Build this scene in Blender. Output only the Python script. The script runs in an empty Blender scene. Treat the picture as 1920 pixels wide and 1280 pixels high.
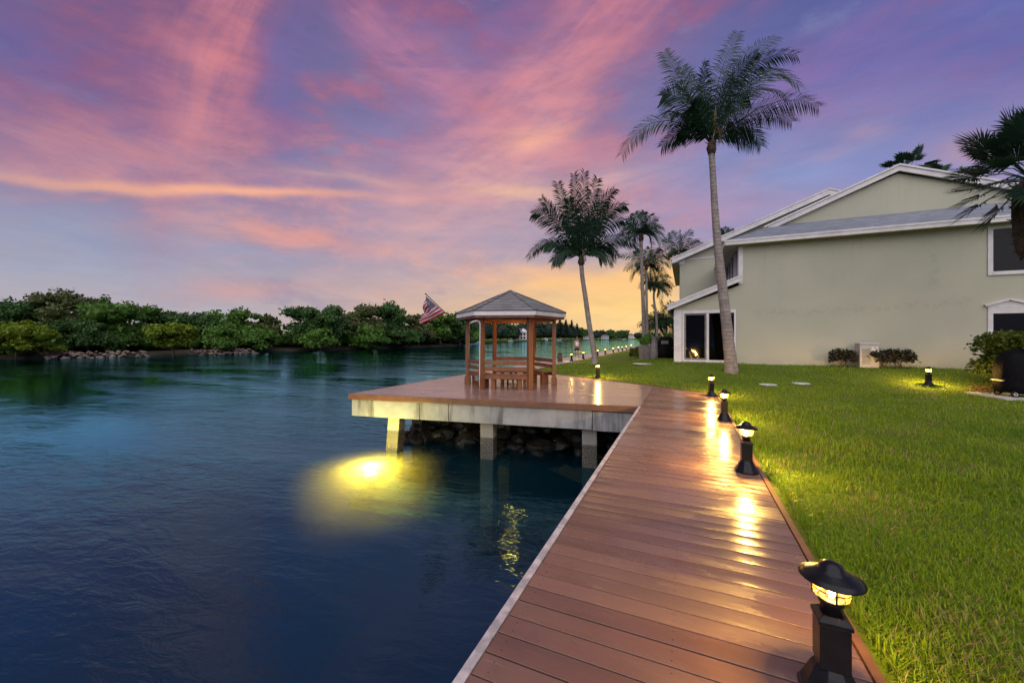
import bpy, bmesh, math, random
import numpy as np
from mathutils import Vector, Matrix
R = math.radians
random.seed(7); rng = np.random.default_rng(11)
scene = bpy.context.scene
COL = scene.collection
# ------------------------------------------------------------------ survey helpers (photo measurements -> metres)
F = 725.0; HY = 633.0; CAMH = 1.6; TH = R(24.1)
FW = Vector((-math.sin(TH), math.cos(TH), 0)); RT = Vector((math.cos(TH), math.sin(TH), 0)); UP = Vector((0, 0, 1))
CAM = Vector((0, 0, CAMH))
def at(px, py, d): return CAM + FW*d + RT*((px-960)/F*d) + UP*((HY-py)/F*d)
def onz(px, py, z=0.0): return at(px, py, (CAMH-z)*F/(py-HY))
def sm(a, b, x):
    t = min(1.0, max(0.0, (x-a)/(b-a))); return t*t*(3-2*t)
def lawn_h(x, y):
    dx = max(-0.44-x, 0.0); dy = max(19.8-y, 0.0)
    dist = math.hypot(dx, dy)
    return 0.46*(1-sm(0.3, 4.6, dist)) + 0.02*math.sin(x*.9+1.3)*math.sin(y*.7)*sm(1.0, 3.0, x if y < 12 else 3) - .012
def onlawn(px, py):
    d = 1.0
    while d < 90:
        p = at(px, py, d)
        if p.z <= lawn_h(p.x, p.y): return Vector((p.x, p.y, lawn_h(p.x, p.y)))
        d += 0.02
    return p
# ------------------------------------------------------------------ object helpers
def link(o, parent=None):
    COL.objects.link(o)
    if parent is not None:
        o.parent = parent
        o.matrix_parent_inverse = Matrix.Identity(4)
    return o
def tag(o, label=None, cat=None, group=None, kind=None):
    if label: o['label'] = label
    if cat: o['category'] = cat
    if group: o['group'] = group
    if kind: o['kind'] = kind
    return o
def thing(name, label, cat, loc=(0, 0, 0), rz=0.0, group=None):
    o = bpy.data.objects.new(name, None); o.empty_display_size = .2
    o.location = loc; o.rotation_euler = (0, 0, rz)
    link(o); return tag(o, label, cat, group)
def copy_tree(o, parent=None):
    c = o.copy(); COL.objects.link(c); c.parent = parent
    for ch in list(o.children): copy_tree(ch, c)
    return c
class MB:
    def __init__(s): s.v = []; s.f = []; s.sm = []; s.t = []
    def add(s, vs, fs, smooth=False, tint=.5):
        b = len(s.v); s.v += [tuple(v) for v in vs]; s.f += [tuple(b+i for i in f) for f in fs]
        s.sm += [smooth]*len(fs); s.t += [tint]*len(vs); return s
    def box(s, x0, x1, y0, y1, z0, z1, M=None):
        vs = [Vector(p) for p in ((x0,y0,z0),(x1,y0,z0),(x1,y1,z0),(x0,y1,z0),(x0,y0,z1),(x1,y0,z1),(x1,y1,z1),(x0,y1,z1))]
        if M is not None: vs = [M @ v for v in vs]
        return s.add(vs, [(0,3,2,1),(4,5,6,7),(0,1,5,4),(1,2,6,5),(2,3,7,6),(3,0,4,7)])
    def bar(s, a, b, w, h, up=UP):
        a = Vector(a); b = Vector(b); d = (b-a); L = d.length; d.normalize()
        sd = d.cross(Vector(up)); 
        if sd.length < 1e-4: sd = d.cross(Vector((1,0,0)))
        sd.normalize(); u = sd.cross(d)
        vs = []
        for p in (a, b):
            for (i, j) in ((-1,-1),(1,-1),(1,1),(-1,1)): vs.append(p+sd*(i*w/2)+u*(j*h/2))
        return s.add(vs, [(3,2,1,0),(4,5,6,7),(0,1,5,4),(1,2,6,5),(2,3,7,6),(3,0,4,7)])
    def prism(s, poly, z0, z1, smooth=False):
        n = len(poly)
        vs = [(p[0],p[1],z0) for p in poly]+[(p[0],p[1],z1) for p in poly]
        fs = [tuple(range(n-1,-1,-1)), tuple(range(n,2*n))]+[(i,(i+1)%n,n+(i+1)%n,n+i) for i in range(n)]
        return s.add(vs, fs, smooth)
    def prism_y(s, poly, y0, y1):            # poly in (x,z), counter-clockwise seen from -y
        n = len(poly)
        vs = [(p[0],y0,p[1]) for p in poly]+[(p[0],y1,p[1]) for p in poly]
        fs = [tuple(range(n)), tuple(range(2*n-1,n-1,-1))]+[((i+1)%n,i,n+i,n+(i+1)%n) for i in range(n)]
        return s.add(vs, fs)
    def prism_x(s, poly, x0, x1):            # poly in (y,z)
        n = len(poly)
        vs = [(x0,p[0],p[1]) for p in poly]+[(x1,p[0],p[1]) for p in poly]
        fs = [tuple(range(n-1,-1,-1)), tuple(range(n,2*n))]+[(i,(i+1)%n,n+(i+1)%n,n+i) for i in range(n)]
        return s.add(vs, fs)
    def lathe(s, prof, n=24, c=(0,0,0), smooth=True, caps=True):
        vs = []; fs = []; m = len(prof)
        for (r, z) in prof:
            for k in range(n):
                a = 2*math.pi*k/n; vs.append((c[0]+r*math.cos(a), c[1]+r*math.sin(a), c[2]+z))
        for i in range(m-1):
            for k in range(n): fs.append((i*n+k, i*n+(k+1)%n, (i+1)*n+(k+1)%n, (i+1)*n+k))
        s.add(vs, fs, smooth)
        if caps:
            b = len(s.v)-m*n
            s.f += [tuple(b+k for k in range(n-1,-1,-1)), tuple(b+(m-1)*n+k for k in range(n))]; s.sm += [False, False]
        return s
    def tube(s, pts, radii, n=10, smooth=True, caps=True, wob=0.0):
        pts = [Vector(p) for p in pts]; vs = []; m = len(pts); fs = []
        for i, p in enumerate(pts):
            t = (pts[min(i+1,m-1)]-pts[max(i-1,0)]).normalized()
            a = t.cross(Vector((.3,1,.1))); a.normalize(); b = t.cross(a)
            r = radii[i] if hasattr(radii, '__len__') else radii
            for k in range(n):
                an = 2*math.pi*k/n; rr = r*(1+wob*random.uniform(-1,1))
                vs.append(p+a*(math.cos(an)*rr)+b*(math.sin(an)*rr))
        for i in range(m-1):
            for k in range(n): fs.append((i*n+k, i*n+(k+1)%n, (i+1)*n+(k+1)%n, (i+1)*n+k))
        if caps: fs += [tuple(range(n-1,-1,-1)), tuple((m-1)*n+k for k in range(n))]
        return s.add(vs, fs, smooth)
    def build(s, name, mat, parent=None, loc=None, bevel=0.0):
        me = bpy.data.meshes.new(name); me.from_pydata(s.v, [], s.f); me.update()
        me.polygons.foreach_set('use_smooth', s.sm)
        if any(t != .5 for t in s.t):
            at_ = me.attributes.new('tint', 'FLOAT', 'POINT'); at_.data.foreach_set('value', s.t)
        me.materials.append(mat)
        o = bpy.data.objects.new(name, me)
        if loc is not None: o.location = loc
        link(o, parent)
        if bevel:
            b = o.modifiers.new('bevel', 'BEVEL'); b.width = bevel; b.segments = 2; b.limit_method = 'ANGLE'
        return o
def mesh_np(name, V, Q, mat, parent=None, tint=None, smooth=False):
    V = np.asarray(V, np.float32); Q = np.asarray(Q, np.int32)
    me = bpy.data.meshes.new(name); me.vertices.add(len(V)); me.vertices.foreach_set('co', V.ravel())
    n = len(Q); me.loops.add(n*4); me.loops.foreach_set('vertex_index', Q.ravel())
    me.polygons.add(n); me.polygons.foreach_set('loop_start', np.arange(0, n*4, 4, dtype=np.int32))
    me.polygons.foreach_set('loop_total', np.full(n, 4, np.int32))
    me.polygons.foreach_set('use_smooth', np.full(n, smooth))
    me.update(calc_edges=True)
    if tint is not None:
        a = me.attributes.new('tint', 'FLOAT', 'POINT'); a.data.foreach_set('value', np.asarray(tint, np.float32))
    me.materials.append(mat)
    o = bpy.data.objects.new(name, me); link(o, parent); return o
# ------------------------------------------------------------------ node helpers
class S:                                       # scalar socket with operators
    def __init__(s, nt, sock): s.nt = nt; s.k = sock
    def _m(s, op, *a, clamp=False):
        n = s.nt.nodes.new('ShaderNodeMath'); n.operation = op; n.use_clamp = clamp
        for i, x in enumerate((s,)+a):
            if isinstance(x, S): s.nt.links.new(x.k, n.inputs[i])
            else: n.inputs[i].default_value = x
        return S(s.nt, n.outputs[0])
    def __add__(s, o): return s._m('ADD', o)
    __radd__ = __add__
    def __mul__(s, o): return s._m('MULTIPLY', o)
    __rmul__ = __mul__
    def __sub__(s, o): return s._m('SUBTRACT', o)
    def __rsub__(s, o): return (s*-1)+o
    def __truediv__(s, o): return s._m('DIVIDE', o)
    def __pow__(s, o): return s._m('POWER', o)
    def exp(s): return s._m('EXPONENT')
    def abs(s): return s._m('ABSOLUTE')
    def sat(s): return s._m('ADD', 0.0, clamp=True)
    def sstep(s, a, b):
        n = s.nt.nodes.new('ShaderNodeMapRange'); n.interpolation_type = 'SMOOTHSTEP'
        s.nt.links.new(s.k, n.inputs[0]); n.inputs[1].default_value = a; n.inputs[2].default_value = b
        return S(s.nt, n.outputs[0])
def lin(c):
    return tuple(((x/255)/12.92 if x/255 <= .04045 else ((x/255+.055)/1.055)**2.4) for x in c)+(1.0,)
def mixc(nt, f, a, b):
    n = nt.nodes.new('ShaderNodeMix'); n.data_type = 'RGBA'
    if isinstance(f, S): nt.links.new(f.k, n.inputs[0])
    else: n.inputs[0].default_value = f
    for x, i in ((a, 6), (b, 7)):
        if isinstance(x, tuple): n.inputs[i].default_value = x if len(x) == 4 else x+(1,)
        else: nt.links.new(x, n.inputs[i])
    return n.outputs[2]
def noise(nt, vec, scale, detail=4, rough=.55, dist=0.0, stretch=None):
    if stretch:
        m = nt.nodes.new('ShaderNodeVectorMath'); m.operation = 'MULTIPLY'; nt.links.new(vec, m.inputs[0])
        m.inputs[1].default_value = stretch; vec = m.outputs[0]
    n = nt.nodes.new('ShaderNodeTexNoise'); n.inputs['Scale'].default_value = scale
    n.inputs['Detail'].default_value = detail; n.inputs['Roughness'].default_value = rough; n.inputs['Distortion'].default_value = dist
    nt.links.new(vec, n.inputs['Vector']); return n
def bump(nt, h, strength, dist=.02, prev=None):
    b = nt.nodes.new('ShaderNodeBump'); b.inputs['Strength'].default_value = strength; b.inputs['Distance'].default_value = dist
    nt.links.new(h.k if isinstance(h, S) else h, b.inputs['Height'])
    if prev is not None: nt.links.new(prev, b.inputs['Normal'])
    return b.outputs[0]
def newmat(name):
    m = bpy.data.materials.new(name); m.use_nodes = True; nt = m.node_tree; nt.nodes.clear()
    out = nt.nodes.new('ShaderNodeOutputMaterial'); bs = nt.nodes.new('ShaderNodeBsdfPrincipled')
    nt.links.new(bs.outputs[0], out.inputs[0]); return m, nt, bs, out
def pos(nt):
    g = nt.nodes.new('ShaderNodeNewGeometry'); return g.outputs['Position']
def objc(nt):
    g = nt.nodes.new('ShaderNodeTexCoord'); return g.outputs['Object']
def sep(nt, v):
    n = nt.nodes.new('ShaderNodeSeparateXYZ'); nt.links.new(v, n.inputs[0]); return [S(nt, o) for o in n.outputs]
def comb(nt, *xs):
    n = nt.nodes.new('ShaderNodeCombineXYZ')
    for i, x in enumerate(xs):
        if isinstance(x, S): nt.links.new(x.k, n.inputs[i])
        else: n.inputs[i].default_value = x
    return n.outputs[0]
def plain(name, c, rough=.6, c2=None, nscale=6, bstr=.15, bdist=.004, metal=0.0, spec=.5, stretch=None):
    m, nt, bs, out = newmat(name); v = objc(nt)
    if c2 is None: c2 = tuple(x*.78 for x in c)
    n = noise(nt, v, nscale, 5, .6, 0, stretch)
    f = S(nt, n.outputs[0]).sstep(.35, .68)
    nt.links.new(mixc(nt, f, c, c2), bs.inputs['Base Color'])
    bs.inputs['Roughness'].default_value = rough; bs.inputs['Metallic'].default_value = metal
    bs.inputs['Specular IOR Level'].default_value = spec
    if bstr:
        n2 = noise(nt, v, nscale*6, 3, .6, 0, stretch)
        nt.links.new(bump(nt, n2.outputs[0], bstr, bdist), bs.inputs['Normal'])
    return m
def emis(name, c, strength):
    m, nt, bs, out = newmat(name); bs.inputs['Base Color'].default_value = c+(1,)
    bs.inputs['Emission Color'].default_value = c+(1,); bs.inputs['Emission Strength'].default_value = strength
    bs.inputs['Roughness'].default_value = .3
    return m
def leafmat(name, c1, c2, rough=.5, trans=.25, nscale=.5, straw=None):
    m, nt, bs, out = newmat(name)
    a = nt.nodes.new('ShaderNodeAttribute'); a.attribute_name = 'tint'
    n = noise(nt, pos(nt), nscale, 3, .6)
    f = (S(nt, a.outputs['Fac'])*.55 + S(nt, n.outputs[0])*.9 - .23).sat()
    c = mixc(nt, f, c1, c2)
    if straw: c = mixc(nt, S(nt, a.outputs['Fac']).sstep(1.4, 1.6), c, straw)
    nt.links.new(c, bs.inputs['Base Color']); bs.inputs['Roughness'].default_value = rough
    bs.inputs['Specular IOR Level'].default_value = .15
    if trans:
        t = nt.nodes.new('ShaderNodeBsdfTranslucent'); nt.links.new(c, t.inputs[0])
        mx = nt.nodes.new('ShaderNodeMixShader'); mx.inputs[0].default_value = trans
        nt.links.new(bs.outputs[0], mx.inputs[1]); nt.links.new(t.outputs[0], mx.inputs[2]); nt.links.new(mx.outputs[0], out.inputs[0])
    return m

# ------------------------------------------------------------------ world: dusk sky with sunset clouds
w = bpy.data.worlds.new('World'); scene.world = w; w.cycles.sampling_method = 'MANUAL'; w.cycles.sample_map_resolution = 256; w.use_nodes = True
def build_world():
    nt = w.node_tree; nt.nodes.clear()
    out = nt.nodes.new('ShaderNodeOutputWorld'); bg = nt.nodes.new('ShaderNodeBackground'); nt.links.new(bg.outputs[0], out.inputs[0])
    tc = nt.nodes.new('ShaderNodeTexCoord'); d = tc.outputs['Generated']
    x, y, z = sep(nt, d)
    fx = y*FW.y + x*FW.x; rx = x*RT.x + y*RT.y
    az = rx._m('ARCTAN2', fx); el = z._m('ARCSINE')
    # soft turbulence used to warp every cloud
    n1 = noise(nt, d, 2.6, 2, .5); n2 = noise(nt, d, 9.0, 4, .62)
    c1 = sep(nt, n1.outputs['Color']); c2 = sep(nt, n2.outputs['Color'])
    wa = az + (c1[0]-.5)*.13 + (c2[0]-.5)*.022
    we = el + (c1[1]-.5)*.09 + (c2[1]-.5)*.016
    def ramp(stops, s):
        r = nt.nodes.new('ShaderNodeValToRGB'); e = r.color_ramp.elements
        for i, (p, c) in enumerate(stops):
            k = e[i] if i < 2 else e.new(p)
            k.position = p; k.color = lin(c)
        nt.links.new(s.k, r.inputs[0]); return r.outputs[0]
    es = ((el + (c1[2]-.5)*.08)/1.5708).sat()
    q = 1/1.5708
    cen = ramp([(0,(212,172,118)),(.10*q,(190,164,156)),(.2*q,(160,148,172)),(.34*q,(142,130,168)),(.5*q,(110,104,158)),(.68*q,(100,86,148)),(.88*q,(44,62,116)),(1,(22,46,82))], es)
    lef = ramp([(0,(168,166,180)),(.09*q,(154,160,182)),(.18*q,(136,140,176)),(.3*q,(112,106,158)),(.44*q,(98,84,146)),(.72*q,(52,64,122)),(1,(22,46,82))], es)
    rig = ramp([(0,(206,160,140)),(.15*q,(140,138,182)),(.28*q,(118,122,184)),(.38*q,(98,96,168)),(.48*q,(74,84,164)),(.8*q,(44,62,124)),(1,(22,46,82))], es)
    c = mixc(nt, (az*-1).sstep(.12, .8), cen, lef)
    c = mixc(nt, az.sstep(.12, .75), c, rig)
    # fine streak texture: stretched along the cloud drift
    st = noise(nt, comb(nt, az*1.4+el*2.6, el*7.0-az*1.2, z*0.0), 2.6, 6, .6, .35)
    stf = S(nt, st.outputs[0])
    tex = stf.sstep(.36, .66)
    ca_ = noise(nt, comb(nt, az*1.25+el*.9, el*3.4-az*.55, 0.0), 2.3, 7, .62, .3)
    cov = S(nt, ca_.outputs[0]).sstep(.43, .68)*(1-az.sstep(.25, .7)*.65)*(1-(az*-1).sstep(.1, .55)*el.sstep(.24, .10)*.8)*(1-el.sstep(.62, .95)*.9)*.82
    ccol = ramp([(0,(238,180,112)),(.13*q,(228,164,130)),(.28*q,(208,132,134)),(.46*q,(186,96,118)),(.75*q,(146,72,118)),(1,(80,60,120))], es)
    c = mixc(nt, cov, c, ccol)
    cb_ = noise(nt, comb(nt, az*1.6-el*.7, el*4.2+az*.5, 3.0), 3.1, 6, .6, .3)
    c = mixc(nt, S(nt, cb_.outputs[0]).sstep(.54, .74)*.5, c, lin((112,124,170)))
    wv = comb(nt, wa, we, 0.0)
    mods = {}
    def blob(px, py, a, b, ang, col, s, t=.6):
        nonlocal c
        def ae(qx, qy):
            xc = (qx-960)/F; yc = (HY-qy)/F
            return math.atan(xc), math.atan(yc/math.hypot(1, xc))
        A, E = ae(px, py); ca, sa = math.cos(R(ang)), math.sin(R(ang)); h = .5
        A1, E1 = ae(px+ca*a*h, py-sa*a*h); A0, E0 = ae(px-ca*a*h, py+sa*a*h)
        B1, G1 = ae(px-sa*b*h, py-ca*b*h); B0, G0 = ae(px+sa*b*h, py+ca*b*h)
        th = math.atan2(E1-E0, A1-A0); la = math.hypot(E1-E0, A1-A0)
        lb = abs((G1-G0)*math.cos(th)-(B1-B0)*math.sin(th))
        mp = nt.nodes.new('ShaderNodeMapping'); mp.vector_type = 'TEXTURE'; nt.links.new(wv, mp.inputs[0])
        mp.inputs[1].default_value = (A, E, 0); mp.inputs[2].default_value = (0, 0, th); mp.inputs[3].default_value = (la, lb, 1)
        dp = nt.nodes.new('ShaderNodeVectorMath'); dp.operation = 'DOT_PRODUCT'; nt.links.new(mp.outputs[0], dp.inputs[0]); nt.links.new(mp.outputs[0], dp.inputs[1])
        k = round(t, 1)
        if k not in mods: mods[k] = (tex*k) + (1-k*.5)
        m = S(nt, dp.outputs['Value'])
        e = nt.nodes.new('ShaderNodeMath'); e.operation = 'POWER'; e.inputs[0].default_value = math.exp(-.9); nt.links.new(m.k, e.inputs[1])
        md = mods[k]
        if a*b > 2600 and t >= .45:
            ng = nt.nodes.new('ShaderNodeVectorMath'); ng.operation = 'MULTIPLY'; nt.links.new(mp.outputs[0], ng.inputs[0])
            ng.inputs[1].default_value = (max(.6, a/190), max(1.4, b/32), 0)
            of = nt.nodes.new('ShaderNodeVectorMath'); of.operation = 'ADD'; nt.links.new(ng.outputs[0], of.inputs[0]); of.inputs[1].default_value = (px*.013, py*.017, 0)
            nz = noise(nt, of.outputs[0], 1.0, 4, .55, .3); nz.noise_dimensions = '2D'
            md = S(nt, nz.outputs[0]).sstep(.24, .74)*.42 + tex*.40 + .26
        c = mixc(nt, (S(nt, e.outputs[0])*md)._m('MULTIPLY', s*SKS, clamp=True), c, lin(col))
    SKS = .72
    for a in [ # px, py, half-length, half-width, angle, colour, strength
        (200,110,300,160,12,(150,80,118),.95,.6),(170,265,280,80,8,(166,104,134),.8,.8),(20,90,70,150,80,(66,74,150),.75,.3),
        (410,130,270,80,68,(212,100,106),1.05,.6),(330,310,190,40,72,(188,114,132),.75,.6),(345,470,190,40,80,(186,140,152),.5,.6),
        (520,150,150,42,82,(84,84,160),.75,.3),(745,275,60,90,-60,(104,104,170),.55,.3),
        (720,70,240,42,-38,(192,104,138),.9,.6),(830,150,150,60,-38,(196,110,140),.6,.8),
        (1060,120,280,84,44,(208,100,116),1.05,.6),(960,230,260,100,40,(214,122,130),.7,.7),(900,330,200,80,30,(222,146,140),.75,.8),(1010,246,58,20,8,(246,156,110),.9,.4),
        (930,60,110,50,50,(128,84,150),.6,.5),
        (420,361,330,9,-4,(242,150,98),1.1,.3),(300,352,200,8,-5,(240,158,96),.7,.3),(430,325,340,30,-4,(188,128,146),.5,.7),(680,340,130,9,-5,(214,150,132),.7,.4),
        (560,452,130,17,-6,(224,128,106),.95,.5),(430,548,110,22,-4,(206,130,122),.7,.6),(640,545,190,26,0,(206,146,134),.6,.6),
        (150,430,260,70,0,(138,150,178),.6,.4),(250,520,200,40,0,(160,160,178),.6,.4),
        (860,410,200,90,0,(210,164,162),.6,.8),(1050,372,110,30,-8,(228,166,132),.7,.7),(960,350,70,12,0,(240,176,110),.6,.4),
        (1160,570,170,50,-4,(244,190,76),1.5,.4),(1090,535,120,14,-3,(246,176,78),.9,.4),(1225,520,120,34,10,(242,180,78),1.3,.4),(1030,508,80,12,-4,(240,168,96),.75,.4),(1000,560,150,30,0,(230,176,110),.9,.5),(1180,610,200,30,0,(240,196,100),1.0,.3),
        (1280,370,170,46,-18,(198,132,152),.8,.7),(1150,330,90,24,10,(226,160,140),.6,.7),
        (1450,335,210,75,8,(116,140,194),.8,.4),(1240,300,90,40,10,(132,136,186),.5,.4),
        (1560,120,330,60,24,(140,92,160),.7,.7),(1480,215,160,30,12,(136,104,168),.6,.6),(1820,300,80,24,6,(206,146,136),.7,.4),(1636,270,46,16,0,(184,142,164),.6,.4),(1560,300,60,14,6,(170,134,170),.5,.5),
        (1900,70,120,150,60,(58,76,164),.85,.3),
        ]: blob(*a)
    # wispy high-frequency modulation and the sky behind the viewer
    fine = noise(nt, comb(nt, az*2.2+el*1.0, el*9.0+az*1.1, 0.0), 3.5, 6, .62, .5)
    hv = nt.nodes.new('ShaderNodeHueSaturation'); nt.links.new(c, hv.inputs['Color'])
    nt.links.new((S(nt, fine.outputs[0])*.26+stf*.16+.90).k, hv.inputs['Value']); hv.inputs['Saturation'].default_value = .83
    c = hv.outputs[0]
    back = az.abs().sstep(1.35, 2.4)
    c = mixc(nt, back, c, lin((128, 122, 168)))
    c = mixc(nt, el.sstep(-.02, -.3), c, (.02, .03, .05, 1))
    sky = nt.nodes.new('ShaderNodeTexSky'); sky.sky_type = 'NISHITA'; sky.sun_disc = False
    sky.sun_elevation = R(1.0); sky.sun_rotation = R(-24.1+14)
    ad = nt.nodes.new('ShaderNodeMix'); ad.data_type = 'RGBA'; ad.blend_type = 'ADD'; ad.inputs[0].default_value = .002
    nt.links.new(c, ad.inputs[6]); nt.links.new(sky.outputs[0], ad.inputs[7])
    nt.links.new(ad.outputs[2], bg.inputs[0]); bg.inputs[1].default_value = 1.0
build_world()
fill_sun = bpy.data.lights.new('fill_sun', 'SUN'); fill_sun.energy = 3.2; fill_sun.angle = R(95); fill_sun.color = (1, .96, .93)  # broad soft fill from behind the viewer, added to brighten the dusk scene
so = bpy.data.objects.new('fill_sun', fill_sun); link(so)
so.rotation_euler = (-(FW*.62+RT*.12-UP*.75)).to_track_quat('Z', 'Y').to_euler()

# ------------------------------------------------------------------ camera
cd = bpy.data.cameras.new('camera'); cam = bpy.data.objects.new('camera', cd); link(cam)
cam.location = CAM; cam.rotation_euler = (R(90), 0, TH)
cd.sensor_width = 36; cd.lens = 36*F/1920; cd.shift_y = -(640-HY)/1920; cd.clip_start = .05; cd.clip_end = 6000
scene.camera = cam
scene.view_settings.view_transform = 'Standard'; scene.view_settings.look = 'None'
scene.view_settings.exposure = 0; scene.view_settings.gamma = 1
scene.render.engine = 'CYCLES'
cy = scene.cycles; cy.max_bounces = 8; cy.diffuse_bounces = 2; cy.glossy_bounces = 3; cy.transparent_max_bounces = 16; cy.volume_bounces = 0
cy.transmission_bounces = 4; cy.caustics_reflective = False; cy.caustics_refractive = False; cy.sample_clamp_indirect = 4
cy.use_denoising = True; cy.use_adaptive_sampling = True; cy.adaptive_threshold = .025

# ------------------------------------------------------------------ materials
def mat_wetwood(name, base, dark, along, w0=.40, w1=.55):      # along: grain axis (unit x,y)
    m, nt, bs, out = newmat(name); v = pos(nt); x, y, z = sep(nt, v)
    g = x*along[0]+y*along[1]; h = y*along[0]-x*along[1]
    at_ = nt.nodes.new('ShaderNodeAttribute'); at_.attribute_name = 'tint'
    tint = S(nt, at_.outputs['Fac'])
    gv = comb(nt, g*1.2, h*38.0, tint*7.0)
    gr = S(nt, noise(nt, gv, 1.0, 6, .65).outputs[0])
    blot = S(nt, noise(nt, v, 1.3, 5, .6).outputs[0])
    wetn = noise(nt, comb(nt, g*.55, h*1.6, 0.0), 1.35, 5, .58, .4)
    wet = S(nt, wetn.outputs[0]).sstep(w0, w1)
    c = mixc(nt, (gr*.5+tint*.75-.12).sat(), base, dark)
    c = mixc(nt, blot.sstep(.5, .72)*.45, c, tuple(t*.62 for t in dark))
    scuff = S(nt, noise(nt, comb(nt, g*3.0, h*26.0, 3.0), 1.0, 6, .7).outputs[0]).sstep(.56, .72)
    c = mixc(nt, scuff*(1-wet)*.4, c, tuple(min(1, t*1.7+.03) for t in base))
    nt.links.new(c, bs.inputs['Base Color'])
    nt.links.new((.34 - wet*.22 + gr*.14).k, bs.inputs['Roughness'])
    bs.inputs['Specular IOR Level'].default_value = .7
    fine = S(nt, noise(nt, comb(nt, g*6.0, h*120.0, tint*5.0), 1.0, 4, .6).outputs[0])
    wav = S(nt, noise(nt, comb(nt, g*1.0, h*5.0, 1.0), 1.0, 3, .5).outputs[0])
    b1 = bump(nt, (gr*.6+fine*.4)*(1-wet*.65), .5, .004)
    b2 = bump(nt, wav, .25, .02, b1)
    if along == (1, 0):            # each plank is slightly cupped
        fr = ((y+3.0)*(1/.144))._m('FRACT')-.48
        b2 = bump(nt, (fr*fr)*(tint*1.2+.2), .8, .012, b2)
        fy = ((fr+.013).abs()-.22)*.144                       # screw heads over the joists
        for x0 in (-.86, -.06, .73):
            dx = x-x0; hit = (dx*dx+fy*fy)._m('LESS_THAN', .0045**2)
            c = mixc(nt, hit*.8, c, (.02,.016,.014))
        nt.links.new(c, bs.inputs['Base Color'])
    nt.links.new(b2, bs.inputs['Normal']); return m
M = {}
M['board'] = mat_wetwood('wet_boards', (.190,.104,.074), (.110,.057,.042), (1, 0))
fd = Vector((7.8, 1.25, 0)).normalized()
M['deckboard'] = mat_wetwood('wet_deck_boards', (.25,.155,.13), (.17,.10,.084), (fd.x, fd.y), .26, .44)
M['rim'] = plain('rim_board', (.17,.075,.035), .4, (.11,.05,.026), 3, .3, .004)
M['edge'] = plain('edge_strip', (.48,.44,.44), .35, (.25,.23,.24), 9, .2, .002)
M['cedar'] = plain('cedar', (.21,.080,.026), .5, (.13,.047,.016), 3.5, .35, .004, stretch=(1,1,.15))
M['white'] = plain('white_trim', (.62,.59,.58), .55, (.52,.49,.48), 2.5, .1, .002)
M['cream'] = plain('cream_soffit', (.55,.48,.36), .6, (.48,.41,.3), 2.5, .1, .002)
M['black'] = plain('black_metal', (.005,.005,.007), .3, (.009,.009,.011), 14, .12, .002, spec=.22)
M['blackcloth'] = plain('black_cover', (.004,.004,.005), .6, (.006,.006,.008), 5, .4, .02, spec=.06)
M['steel'] = plain('brushed_steel', (.45,.45,.47), .3, (.35,.35,.37), 20, .1, .001, metal=.9)
M['greyplast'] = plain('grey_planter', (.17,.16,.16), .6, (.12,.11,.11), 5, .2, .004)
M['whitepole'] = plain('white_pole', (.6,.58,.6), .4, (.5,.48,.5), 8, .1, .002)
M['concrete_flat'] = plain('pale_concrete', (.42,.42,.42), .7, (.32,.32,.31), 5, .3, .004)
M['ac'] = plain('ac_casing', (.42,.40,.36), .5, (.36,.34,.31), 4, .1, .002)
M['dark'] = plain('dark_interior', (.006,.006,.007), .8, (.004,.004,.005), 2, 0)
M['brownpost'] = plain('brown_piling', (.10,.055,.035), .8, (.06,.035,.022), 6, .5, .01)
M['skin'] = plain('skin', (.30,.15,.09), .5, (.26,.125,.075), 20, .05, .001)
M['hair'] = plain('dark_hair', (.012,.009,.008), .5, (.02,.014,.01), 40, .2, .002)
M['whitecloth'] = plain('white_cloth', (.75,.73,.74), .8, (.68,.66,.68), 12, .2, .003)
M['darkcloth'] = plain('dark_cloth', (.014,.014,.018), .8, (.02,.02,.026), 12, .2, .003)
M['shoe'] = plain('pale_shoes', (.6,.58,.55), .6, (.5,.48,.45), 20, .1, .001)

def mat_concrete():
    m, nt, bs, out = newmat('stained_concrete'); v = pos(nt); x, y, z = sep(nt, v)
    n = S(nt, noise(nt, v, 1.6, 6, .65).outputs[0])
    drip = S(nt, noise(nt, comb(nt, x*1.5, y*1.5, z*.22), 1.6, 5, .6).outputs[0]).sstep(.52, .68)
    c = mixc(nt, n.sstep(.3, .7), (.31,.31,.305), (.20,.205,.21))
    c = mixc(nt, drip*.8, c, (.075,.065,.055))
    nt.links.new(c, bs.inputs['Base Color']); bs.inputs['Roughness'].default_value = .7
    nt.links.new(bump(nt, S(nt, noise(nt, v, 22, 5, .6).outputs[0]), .3, .01), bs.inputs['Normal']); return m
M['concrete'] = mat_concrete()
def mat_pile():
    m, nt, bs, out = newmat('barnacled_pile'); v = pos(nt); x, y, z = sep(nt, v)
    vo = nt.nodes.new('ShaderNodeTexVoronoi'); nt.links.new(v, vo.inputs['Vector']); vo.inputs['Scale'].default_value = 24
    band = (z*-1).sstep(.98, 1.06)
    cell = S(nt, vo.outputs['Distance']).sstep(.1, .45)
    c = mixc(nt, S(nt, noise(nt, v, 3, 5).outputs[0]), (.28,.265,.24), (.20,.19,.17))
    c = mixc(nt, band*cell*.9, c, (.05,.042,.026)); nt.links.new(c, bs.inputs['Base Color'])
    bs.inputs['Roughness'].default_value = .75
    nt.links.new(bump(nt, cell*band, .7, .03), bs.inputs['Normal']); return m
M['pile'] = mat_pile()
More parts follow.
